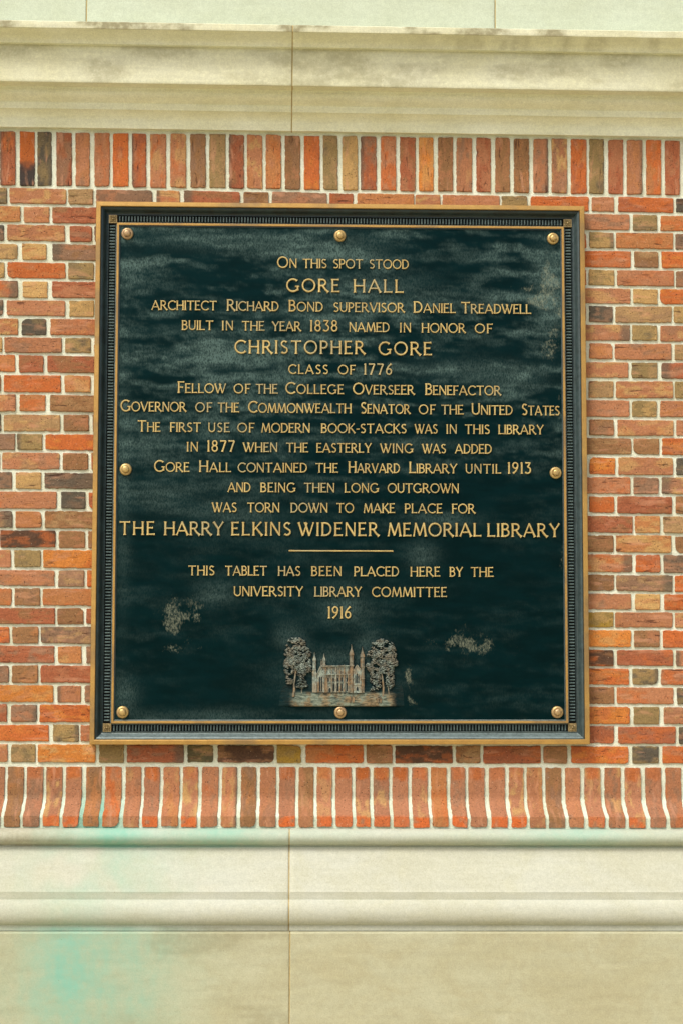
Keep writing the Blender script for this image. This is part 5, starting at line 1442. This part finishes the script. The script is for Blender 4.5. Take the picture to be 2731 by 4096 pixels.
ox = (1.1 * blob(2195, 1140, 45, 85) + 0.8 * blob(2215, 1050, 35, 75) + 1.25 * blob(2155, 1195, 80, 48) + 0.9 * blob(2225, 1245, 30, 55) + 0.6 * blob(2090, 1150, 60, 20) + 0.6 * blob(2195, 1340, 55, 70) + 0.65 * blob(2180, 1425, 45, 55) + 0.45 * blob(2232, 1600, 18, 160) + 0.6 * blob(2240, 2210, 16, 150)
      + 0.95 * blob(705, 2470, 80, 45) + 0.8 * blob(780, 2455, 40, 45) + 0.7 * blob(720, 2550, 70, 60) + 0.6 * blob(640, 2440, 60, 25) + 0.55 * blob(840, 2580, 45, 30) + 0.45 * blob(720, 2400, 150, 90) + 0.42 * blob(760, 2600, 160, 50)
      + 0.62 * blob(1790, 2580, 110, 35) + 0.66 * blob(1890, 2590, 60, 50) + 0.42 * blob(1860, 2540, 210, 90) + 0.5 * blob(2050, 2580, 30, 60) + 1.2 * blob(1625, 2680, 17, 48) + 1.15 * blob(1632, 2760, 19, 52) + 0.55 * blob(1660, 2805, 22, 22)
      + 0.8 * blob(2110, 2876, 70, 10) + 0.4 * blob(2080, 2430, 40, 60) + 0.4 * blob(1950, 2380, 80, 40) + 0.35 * blob(505, 2700, 20, 80) + 0.30 * blob(760, 1110, 260, 50) + 0.2 * blob(1800, 1700, 500, 900))
ox = np.clip(ox * (0.50 + 0.75 * sstep(0.30, 0.62, fbm(Xg * 17, Zg * 22, 123, 3))) * (0.7 + 0.6 * fbm(Xg * 50, Zg * 40, 121, 3)), 0, 1)
Dg = DP + (fbm(Xg * 9, Zg * 9, 131, 3) - 0.5) * 0.0012
m = MB()
m.grid(np.stack([Xg, -Dg, Zg], -1), flip=True, haze=haze[..., None], oxide=ox[..., None])
m.build('panel', M_PANEL, plaque)

# bolts: dished washer and a domed hexagonal head
for i, (cx, cz) in enumerate(BOLTS):
    m = MB()
    R0 = 0.0213
    m.lathe([(R0 * 0.97, DP - 0.001), (R0, DP + 0.002), (R0 * 0.97, DP + 0.005), (R0 * 0.88, DP + 0.0075), (R0 * 0.72, DP + 0.0088), (R0 * 0.62, DP + 0.0086), (R0 * 0.55, DP + 0.0075)], cx, cz, 36)
    bo = m.build('bolt', M_BOLT, plaque, sharp=60)
    m = MB()
    ph = random.Random(i).uniform(0, 1)
    seg = 6
    hp = [(0.0128, DP + 0.006), (0.0131, DP + 0.0125), (0.0121, DP + 0.0150), (0.0093, DP + 0.0172), (0.0055, DP + 0.0183)]
    m.lathe(hp, cx, cz, seg if i in (2, 4, 6, 7) else 18, ph)
    m.build('bolt_head', M_BOLT, bo, sharp=30 if i in (2, 4, 6, 7) else 60)

# ---------------------------------------------------------------- raised lettering
Tk, Tn = 0.160, 0.114
def A_(cx, cy, rx_, ry_, a0, a1, n=16):
    return [(cx + rx_ * math.cos(math.radians(a0 + (a1 - a0) * i / n)), cy + ry_ * math.sin(math.radians(a0 + (a1 - a0) * i / n))) for i in range(n + 1)]
Tm = 0.137
ST = ([(0.09, 0), (0.09, 1)], Tk, 1, 1)
GL = {
 'A': (0.88, [([(0.03, 0), (0.43, 1.0)], Tn, 1, 0), ([(0.40, 1.0), (0.84, 0)], Tk, 0, 1), ([(0.18, 0.32), (0.70, 0.32)], Tn, 0, 0)]),
 'B': (0.62, [ST, ([(0.09, 0.95), (0.28, 0.95)] + A_(0.28, 0.745, 0.22, 0.205, 80, -80, 10) + [(0.28, 0.54), (0.09, 0.54)], Tm, 0, 0), ([(0.09, 0.54), (0.28, 0.54)] + A_(0.28, 0.295, 0.28, 0.245, 80, -80, 10) + [(0.28, 0.05), (0.09, 0.05)], Tm, 0, 0)]),
 'C': (0.84, [(A_(0.49, 0.5, 0.44, 0.46, 44, 316, 26), Tm, 1, 1)]),
 'D': (0.76, [ST, ([(0.09, 0.95), (0.27, 0.95)] + A_(0.27, 0.5, 0.42, 0.45, 84, -84, 16) + [(0.27, 0.05), (0.09, 0.05)], Tm, 0, 0)]),
 'E': (0.60, [ST, ([(0.09, 0.95), (0.54, 0.95)], Tn, 0, 1), ([(0.09, 0.53), (0.46, 0.53)], Tn, 0, 1), ([(0.09, 0.055), (0.59, 0.055)], Tn, 0, 1)]),
 'F': (0.56, [ST, ([(0.09, 0.95), (0.55, 0.95)], Tn, 0, 1), ([(0.09, 0.50), (0.45, 0.50)], Tn, 0, 1)]),
 'G': (0.92, [(A_(0.47, 0.5, 0.42, 0.46, 46, 322, 26), Tm, 1, 0), ([(0.81, 0.42), (0.81, 0.10)], Tk, 0, 0), ([(0.62, 0.42), (0.92, 0.42)], Tn, 0, 0)]),
 'H': (0.80, [ST, ([(0.71, 0), (0.71, 1)], Tk, 1, 1), ([(0.09, 0.51), (0.71, 0.51)], Tn, 0, 0)]),
 'I': (0.18, [ST]),
 'K': (0.74, [ST, ([(0.12, 0.42), (0.64, 1.0)], Tn, 0, 1), ([(0.26, 0.56), (0.72, 0)], Tk, 0, 1)]),
 'L': (0.58, [ST, ([(0.09, 0.055), (0.57, 0.055)], Tn, 0, 1)]),
 'M': (1.00, [([(0.06, 0), (0.20, 1)], Tn, 1, 0), ([(0.18, 1), (0.50, 0.06)], Tk, 0, 0), ([(0.50, 0.06), (0.80, 1)], Tn, 0, 0), ([(0.80, 1), (0.94, 0)], Tk, 0, 1)]),
 'N': (0.78, [([(0.08, 0), (0.08, 1)], Tn, 1, 0), ([(0.07, 1), (0.70, 0.02)], Tk, 0, 0), ([(0.70, 0), (0.70, 1)], Tn, 0, 1)]),
 'O': (0.96, [(A_(0.48, 0.5, 0.43, 0.46, 90, 450, 32), Tm, 0, 0)]),
 'P': (0.60, [ST, ([(0.09, 0.95), (0.28, 0.95)] + A_(0.28, 0.70, 0.26, 0.25, 80, -80, 10) + [(0.28, 0.45), (0.09, 0.45)], Tm, 0, 0)]),
 'R': (0.76, [ST, ([(0.09, 0.95), (0.29, 0.95)] + A_(0.29, 0.72, 0.25, 0.23, 80, -80, 10) + [(0.29, 0.49), (0.09, 0.49)], Tm, 0, 0), ([(0.32, 0.50), (0.52, 0.20), (0.74, 0.0)], Tk, 0, 1)]),
 'S': (0.58, [(A_(0.30, 0.735, 0.20, 0.205, 35, 225, 12) + [(0.20, 0.58), (0.38, 0.45)] + A_(0.28, 0.275, 0.23, 0.225, 38, -140, 12), Tm, 1, 1)]),
 'T': (0.80, [([(0.40, 0), (0.40, 0.95)], Tk, 1, 0), ([(0.02, 0.945), (0.78, 0.945)], Tn, 1, 1)]),
 'U': (0.76, [([(0.09, 1), (0.09, 0.36)] + A_(0.38, 0.34, 0.29, 0.29, 180, 360, 14) + [(0.67, 0.36), (0.67, 1)], Tm, 1, 1)]),
 'V': (0.80, [([(0.03, 1), (0.40, 0.0)], Tk, 1, 0), ([(0.38, 0.0), (0.76, 1)], Tn, 0, 1)]),
 'W': (1.16, [([(0.03, 1), (0.34, 0)], Tk, 1, 0), ([(0.34, 0), (0.66, 0.96)], Tn, 0, 0), ([(0.50, 1.0), (0.81, 0)], Tk, 1, 0), ([(0.81, 0), (1.12, 1)], Tn, 0, 1)]),
 'Y': (0.78, [([(0.04, 1), (0.39, 0.47)], Tk, 1, 0), ([(0.74, 1), (0.39, 0.47)], Tn, 1, 0), ([(0.39, 0.5), (0.39, 0)], Tk, 0, 1)]),
 '1': (0.22, [([(0.12, 0), (0.12, 1)], Tk, 1, 0), ([(0.02, 0.90), (0.13, 0.97)], Tn, 0, 0)]),
 '3': (0.54, [([(0.06, 0.945), (0.48, 0.945), (0.26, 0.60)] + A_(0.24, 0.31, 0.26, 0.27, 78, -140, 14), Tm, 1, 1)]),
 '6': (0.58, [([(0.50, 0.98), (0.28, 0.78), (0.12, 0.50)] + A_(0.30, 0.29, 0.21, 0.25, 150, 510, 20), Tm, 1, 0)]),
 '7': (0.58, [([(0.03, 0.945), (0.54, 0.945)], Tm, 1, 0), ([(0.54, 0.95), (0.40, 0.58), (0.22, 0)], Tk, 0, 1)]),
 '8': (0.58, [(A_(0.29, 0.745, 0.185, 0.21, 90, 450, 20), Tm, 0, 0), (A_(0.29, 0.285, 0.22, 0.245, 90, 450, 22), Tm, 0, 0)]),
 '9': (0.58, [([(0.10, 0.02), (0.32, 0.22), (0.47, 0.50)] + A_(0.29, 0.71, 0.21, 0.25, -30, 330, 20), Tm, 1, 0)]),
 '-': (0.36, [([(0.02, 0.42), (0.34, 0.42)], Tn, 1, 1)]),
}
jit = random.Random(5)

def stroke(m, pts, wdt, f0, f1, ox_, oz, sx, sz, hgt, base_d):
    """a raised stroke with chamfered sides; ends flare like small serifs"""
    P = [(ox_ + a * sx, oz + b * sz) for a, b in pts]
    W = wdt * sz * 0.5
    Q = [P[0]]
    for a, b in zip(P[:-1], P[1:]):
        L_ = math.hypot(b[0] - a[0], b[1] - a[1]); n = max(1, int(L_ / (0.10 * sz)))
        for i in range(1, n + 1):
            Q.append((a[0] + (b[0] - a[0]) * i / n, a[1] + (b[1] - a[1]) * i / n))
    Q = np.array(Q)
    keep = np.concatenate([[True], np.hypot(*(np.diff(Q, axis=0).T)) > 1e-6]); Q = Q[keep]
    s = np.concatenate([[0], np.cumsum(np.hypot(*(np.diff(Q, axis=0).T)))])
    if f0 or f1:      # extra sections close to the flared ends
        ss = set(s.tolist())
        for e in (0.03, 0.07, 0.14):
            if f0 and e * sz < s[-1]: ss.add(e * sz)
            if f1 and s[-1] - e * sz > 0: ss.add(s[-1] - e * sz)
        ss = np.array(sorted(ss)); ss = ss[np.concatenate([[True], np.diff(ss) > 1e-5])]
        Q = np.stack([np.interp(ss, s, Q[:, 0]), np.interp(ss, s, Q[:, 1])], 1); s = ss
    closed = np.hypot(*(Q[0] - Q[-1])) < 1e-5
    d = np.gradient(Q, axis=0)
    if closed:
        t = Q[1] - Q[-2]; d[0] = t; d[-1] = t
    d /= np.hypot(d[:, 0], d[:, 1])[:, None] + 1e-12
    nrm = np.stack([-d[:, 1], d[:, 0]], 1)
    w = np.full(len(s), W)
    if f0: w = w * (1 + 0.62 * np.exp(-(s / (0.055 * sz)) ** 1.2))
    if f1: w = w * (1 + 0.62 * np.exp(-((s[-1] - s) / (0.055 * sz)) ** 1.2))
    H = hgt * (1 + jit.uniform(-0.05, 0.05))
    sec = ((-1.08, 0), (-0.92, 0.62), (-0.55, 0.97), (0, 1.0), (0.55, 0.97), (0.92, 0.62), (1.08, 0))
    v = []; k = len(sec)
    for i in range(len(Q)):
        for a, b in sec:
            q = Q[i] + nrm[i] * w[i] * a
            v.append((q[0], -(base_d + H * b), q[1]))
    wear = np.array([[q] for _ in range(len(Q)) for q in (0, 0.88, 1, 1, 1, 0.88, 0)])
    f = []
    for i in range(len(Q) - 1):
        for j in range(k - 1):
            f.append((i * k + j, i * k + j + 1, (i + 1) * k + j + 1, (i + 1) * k + j))
    if not closed:
        f.append(tuple(range(k - 1, -1, -1))); f.append(tuple((len(Q) - 1) * k + j for j in range(k)))
    m.add(v, f, wear=wear)

def word(m, text, x0, x1, zb_, hs, hb):
    caps_only = text.isupper()
    sizes = []
    for ch in text:
        up_ = ch.isupper() or ch.isdigit()
        sizes.append(hb if up_ else hs)
    adv = [GL[ch.upper()][0] * h for ch, h in zip(text, sizes)]
    n = len(text); W = x1 - x0
    ref = hs
    if n > 1:
        gap = (W - sum(adv)) / (n - 1)
        lo, hi = 0.07 * ref, 0.20 * ref
        g2 = min(max(gap, lo), hi)
        k = (W - g2 * (n - 1)) / sum(adv)
    else:
        g2, k = 0, W / sum(adv)
    x = x0
    for ch, h, a in zip(text, sizes, adv):
        for pts, wd, f0, f1 in GL[ch.upper()][1]:
            stroke(m, pts, wd, f0, f1, x, zb_, h * k, h, 0.0052 if h < 0.045 else 0.0062, DP - 0.0006)
        x += a * k + g2

for hs, hb_, words in TEXT:
    ln = empty('inscription_line', (words[0][1], -DP, words[0][3]))
    ln.parent = plaque
    for t, x0, x1, zb_ in words:
        m = MB()
        word(m, t, x0, x1, zb_, hs, hb_)
        m.v = [q - np.array([words[0][1], -DP, words[0][3]]) for q in m.v]
        m.build('word', M_LETTER, ln, sharp=50)
m = MB()
stroke(m, [(0, 0), (1, 0)], 0.0052, 0, 0, RULE[0], RULE[2], RULE[1] - RULE[0], 1.0, 0.0045, DP - 0.0005)
m.build('divider_rule', M_LETTER, plaque, sharp=50)

# ---------------------------------------------------------------- relief picture at the foot of the panel
rel = empty('relief_picture', (0, 0, 0))
rel.parent = plaque
RS = px / 2.489
RX, RZ = REL[0], REL[1]
def rp(x, y, d=0.0):
    return (RX + x * RS, -(DP + d), RZ - y * RS)
rr_ = random.Random(21)

# swelling lawn with its own straight lower ledge
xs = np.linspace(110, 1425, 130); ys = np.concatenate([np.linspace(560, 838, 50), [841, 844]])
Xg, Yg = np.meshgrid(xs, ys, indexing='ij')
win = sstep(110, 420, Xg) * sstep(1425, 1180, Xg)
edge = sstep(846, 838, Yg)
hgt = (0.010 * sstep(560, 830, Yg) * win) * edge + 0.0022 * (fbm(Xg / 60, Yg / 14, 8, 3) - 0.5) * win * sstep(690, 730, Yg) * edge - 0.0006 * (1 - win)
m = MB()
m.grid(np.stack([RX + Xg * RS, -(DP + hgt), RZ - Yg * RS], -1), flip=False,
       haze=(0.03 + 1.0 * sstep(690, 740, Yg) * sstep(250, 360, Xg) * sstep(1320, 1230, Xg) * (0.3 + fbm(Xg / 70, Yg / 12, 3, 3)))[..., None],
       oxide=(0.52 * sstep(705, 735, Yg) * sstep(270, 330, Xg) * sstep(1310, 1270, Xg) * sstep(845, 820, Yg))[..., None])
m.build('lawn', M_LAWN, rel)

def lump(m, x, y, d, rx_, ry_, rd, rot, wr=(1.0, 0.62, 0.0)):
    """a small rounded leaf clump"""
    v = [rp(x, y, d + rd)]; f = []
    ca, sa = math.cos(rot), math.sin(rot)
    n = 7
    for ring, (k, dd) in enumerate(((0.6, 0.75), (1.0, 0.0))):
        for i in range(n):
            a = 2 * math.pi * i / n
            q = k * (1 + rr_.uniform(-0.22, 0.22))
            lx_, ly = rx_ * q * math.cos(a), ry_ * q * math.sin(a)
            v.append(rp(x + lx_ * ca - ly * sa, y + lx_ * sa + ly * ca, d + rd * dd))
    for i in range(n):
        j = (i + 1) % n
        f.append((0, 1 + j, 1 + i))
        f.append((1 + i, 1 + j, 1 + n + j, 1 + n + i))
    q = rr_.uniform(0.55, 1.0)
    m.add(v, f, wear=np.array([[wr[0] * q]] + [[wr[1] * q]] * n + [[wr[2]]] * n))

def limb(m, pts, r0, r1, d0=0.001, lift=0.006):
    n = len(pts); v = []; f = []; k = 6
    for i, (x, y) in enumerate(pts):
        a = pts[max(0, i - 1)]; b = pts[min(n - 1, i + 1)]
        dx, dy = b[0] - a[0], b[1] - a[1]; L_ = math.hypot(dx, dy) + 1e-9
        nx, ny = -dy / L_, dx / L_
        r = r0 + (r1 - r0) * i / (n - 1)
        for j in range(k + 1):
            t = math.pi * j / k
            v.append(rp(x + nx * r * math.cos(t), y + ny * r * math.cos(t), d0 + lift * 0.5 + r * RS * 0.9 * math.sin(t)))
    for i in range(n - 1):
        for j in range(k):
            f.append((i * (k + 1) + j, i * (k + 1) + j + 1, (i + 1) * (k + 1) + j + 1, (i + 1) * (k + 1) + j))
    m.add(v, f, wear=np.array([[0.15 + 0.8 * math.sin(math.pi * (q % (k + 1)) / k)] for q in range(len(v))]))

def crown(blobs, n, size=(15, 6)):
    m = MB()
    tot = sum(a[2] * a[3] for a in blobs)
    for (cx, cy, rx_, ry_) in blobs:
        c = int(n * rx_ * ry_ / tot)
        for i in range(c):
            a = rr_.uniform(0, 2 * math.pi); q = math.sqrt(rr_.random())
            x = cx + rx_ * q * math.cos(a); y = cy + ry_ * q * math.sin(a)
            # leaf tiers: boughs with gaps between them
            if vnoise(np.array([x / 55.0]), np.array([y / 24.0 + 0.004 * (x - cx) ** 2 / 24]), 3)[0] < 0.27:
                continue
            d = 0.0015 + 0.0075 * math.sqrt(max(0, 1 - q * q)) + rr_.uniform(0, 0.0025)
            lump(m, x, y, d - 0.001, size[0] * rr_.uniform(0.6, 1.3), size[1] * rr_.uniform(0.6, 1.3), 0.0062, (0.55 if x > cx else -0.55) * abs(x - cx) / rx_ * 1.2 + rr_.uniform(-0.3, 0.3))
    return m

def tree(blobs, trunk, n, label, size=(15, 6), name='tree'):
    t = crown(blobs, n, size).build(name, M_RELIEF, rel, smooth=True, sharp=70)
    m = MB()
    for pts, r0, r1 in trunk: limb(m, pts, r0, r1)
    # the stem belongs to the same cast piece
    V = np.concatenate(m.v)
    o = bpy.data.meshes.new('x')
    t.data.materials.append(M_RELIEF_WARM)
    bm = bmesh.new(); bm.from_mesh(t.data)
    vs2 = [bm.verts.new(tuple(p)) for p in V]
    wl = bm.verts.layers.float['wear']
    for q, wv in zip(vs2, np.concatenate(m.a['wear']).ravel()): q[wl] = wv
    for q in m.f:
        fc = bm.faces.new([vs2[i] for i in q]); fc.material_index = 1; fc.smooth = True
    bm.to_mesh(t.data); bm.free()
    bpy.data.meshes.remove(o)
    return t
tree([(330, 230, 95, 62), (345, 320, 130, 75), (345, 410, 135, 65), (265, 470, 50, 80), (410, 470, 75, 60), (270, 580, 35, 55), (385, 520, 40, 30)],
     [([(305, 750), (316, 690), (312, 620), (325, 540), (322, 480), (315, 430)], 14, 6), ([(325, 530), (345, 470), (350, 420)], 8, 4), ([(322, 510), (300, 460), (285, 420)], 7, 4)], 1250, 'broad relief tree left of the building')
tree([(388, 560, 26, 22), (388, 600, 42, 26), (390, 640, 60, 26)], [([(388, 735), (388, 640), (386, 540)], 7, 3)], 110, 'small fir', (16, 4), 'fir_tree')
tree([(1175, 250, 110, 65), (1240, 300, 65, 70), (1090, 330, 65, 40), (1190, 350, 125, 60), (1240, 420, 85, 60), (1080, 440, 65, 60), (1110, 510, 60, 60), (1215, 480, 70, 55), (1110, 580, 55, 50), (1250, 580, 40, 90)],
     [([(1182, 822), (1180, 740), (1186, 660), (1176, 580), (1164, 510), (1160, 440)], 14, 7), ([(1164, 520), (1185, 460), (1205, 400)], 8, 4), ([(1242, 810), (1240, 730), (1232, 660), (1240, 600), (1228, 540)], 8, 5)], 1400, 'tall trees right of the building')
tree([(1095, 680, 40, 30), (1140, 770, 32, 26), (1110, 640, 60, 30)], [([(1120, 815), (1118, 740)], 5, 3)], 70, 'low bush', (10, 7), 'bush')

# the building
bd = MB()
def prism(m, poly, d0, d1):
    """poly in picture coordinates, clockwise on the picture; raised from d0 to d1"""
    n = len(poly)
    v = [rp(x, y, d1) for x, y in poly] + [rp(x, y, d0) for x, y in poly]
    f = [tuple(range(n))] + [(i, (i + 1) % n, n + (i + 1) % n, n + i) for i in range(n)]
    m.add(v, f, wear=np.array([[0.85]] * n + [[0.0]] * n))
def rect(m, x0, x1, y0, y1, d0, d1):
    prism(m, [(x0, y0), (x0, y1), (x1, y1), (x1, y0)], d0, d1)
body = MB()
rect(body, 497, 545, 540, 708, 0, 0.004)
prism(body, [(570, 455), (533, 532), (533, 706), (612, 706), (612, 532)], 0, 0.0075)     # left gabled wing
prism(body, [(580, 448), (612, 530), (866, 530), (866, 446)], 0, 0.0040)                 # nave roof
rect(body, 612, 860, 530, 706, 0, 0.0050)                                               # nave wall
rect(body, 612, 860, 606, 706, 0, 0.0068)                                               # aisle
rect(body, 860, 990, 500, 706, 0, 0.0070)
prism(body, [(926, 442), (892, 492), (892, 706), (966, 706), (966, 492)], 0, 0.0095)     # front gable
rect(body, 892, 975, 690, 712, 0.004, 0.0125)                                           # steps
rect(body, 638, 690, 632, 640, 0.004, 0.0100); rect(body, 640, 686, 640, 706, 0.004, 0.0090)
rect(body, 893, 966, 620, 634, 0.006, 0.0115)
bl_ = body.build('building', M_RELIEF, rel, smooth=False)

def lancet(m, x, w, y0, y1, d):
    pts = [(x - w, y1), (x + w, y1), (x + w, y0 + w * 1.6)] + [(x + w * 0.55, y0 + w * 0.6), (x, y0), (x - w * 0.55, y0 + w * 0.6), (x - w, y0 + w * 1.6)]
    m.add([rp(a, b, d) for a, b in pts][::-1], [tuple(range(len(pts)))], wear=np.zeros((len(pts), 1)))
def opening(name, *a):
    w = MB(); lancet(w, *a); w.build(name, M_RELIEF_DARK, bl_, smooth=False)
for x in (564, 582): opening('window', x, 6, 552, 696, 0.0078)
for x in (648, 698, 740, 778, 828): opening('window', x, 7, 560, 603, 0.0053)
for x in (700, 740, 776, 828): opening('window', x, 8, 618, 694, 0.0071)
opening('doorway', 661, 10, 660, 704, 0.0093)
for x in (912, 927, 943): opening('window', x, 5.5, 520 + abs(x - 927) * 1.2, 616, 0.0098)
opening('doorway', 928, 11, 650, 690, 0.0099)
cop = MB()
def bar(m, a, b, w, d0, d1):
    dx, dy = b[0] - a[0], b[1] - a[1]; L_ = math.hypot(dx, dy); nx, ny = -dy / L_ * w, dx / L_ * w
    prism(m, [(a[0] + nx, a[1] + ny), (b[0] + nx, b[1] + ny), (b[0] - nx, b[1] - ny), (a[0] - nx, a[1] - ny)][::-1], d0, d1)
for a, b in (((533, 532), (570, 452)), ((570, 452), (612, 536)), ((890, 494), (926, 438)), ((926, 438), (968, 494)), ((575, 450), (866, 446)), ((612, 530), (866, 530)), ((612, 606), (866, 606)), ((902, 618), (902, 545)), ((952, 618), (952, 545)), ((902, 545), (927, 510)), ((927, 510), (952, 545))):
    bar(cop, a, b, 4.0, 0.004, 0.0112)
cop.build('coping', M_RELIEF, bl_, smooth=False)
for x, y0 in ((525, 470), (550, 560), (600, 560), (620, 440), (680, 440), (720, 440), (760, 434), (800, 430), (842, 470), (634, 540)):
    b = MB()
    rect(b, x - 6, x + 6, y0 + 62, 706, 0.003, 0.0105)
    rect(b, x - 8, x + 8, 600, 706, 0.003, 0.0120)
    prism(b, [(x, y0), (x - 7, y0 + 62), (x + 7, y0 + 62)], 0.003, 0.0095)
    b.build('buttress', M_RELIEF_WARM if int(x) % 3 else M_RELIEF, bl_, smooth=False)
def turret(x, w, ytop, ycap, ybot, dd, mat):
    t = MB()
    for k, (a, b, dz) in enumerate(((-1, -0.45, 0.7), (-0.45, 0.45, 1.0), (0.45, 1, 0.7))):
        rect(t, x + w * a, x + w * b, ycap, ybot, 0.0, dd * dz)
    for yy in (ycap + 6, ycap + (ybot - ycap) * 0.3, ycap + (ybot - ycap) * 0.62):
        rect(t, x - w * 1.18, x + w * 1.18, yy - 4, yy + 4, 0, dd * 1.14)
    rect(t, x - w * 1.1, x + w * 1.1, ycap - 14, ycap, 0, dd * 1.05)
    prism(t, [(x, ytop), (x - w * 0.30, ytop + (ycap - ytop) * 0.42), (x - w, ycap - 12), (x + w, ycap - 12), (x + w * 0.30, ytop + (ycap - ytop) * 0.42)], 0, dd * 0.9)
    lump(t, x, ytop + 4, 0.002, 5, 7, dd * 0.6, 0)
    t.build('turret', mat, bl_, smooth=False)
turret(511, 15, 320, 392, 706, 0.0085, M_RELIEF)
turret(605, 13, 330, 392, 460, 0.0050, M_RELIEF)
turret(579, 6, 385, 420, 455, 0.0045, M_RELIEF)
turret(872, 19, 238, 332, 712, 0.0130, M_RELIEF_WARM)
turret(978, 19, 262, 350, 708, 0.0125, M_RELIEF_WARM)
turret(500, 9, 470, 520, 706, 0.0080, M_RELIEF)
# strollers on the lawn
def person(x, y, h):
    p = MB()
    w = h * 0.17
    pts = [(x - w * 0.35, y - h), (x - w * 0.5, y - h * 0.86), (x - w, y - h * 0.76), (x - w * 1.1, y - h * 0.4), (x - w * 0.9, y), (x + w * 0.9, y), (x + w * 1.1, y - h * 0.4), (x + w, y - h * 0.76), (x + w * 0.5, y - h * 0.86), (x + w * 0.35, y - h)]
    prism(p, pts, 0.006, 0.0125)
    lump(p, x, y - h * 0.93, 0.0105, w * 0.5, h * 0.08, 0.004, 0)
    p.build('person', M_RELIEF_WARM, rel, smooth=True, sharp=40)
for x, y, h in ((858, 802, 62), (890, 804, 66), (1130, 806, 58), (1156, 806, 58)):
    person(x, y, h)
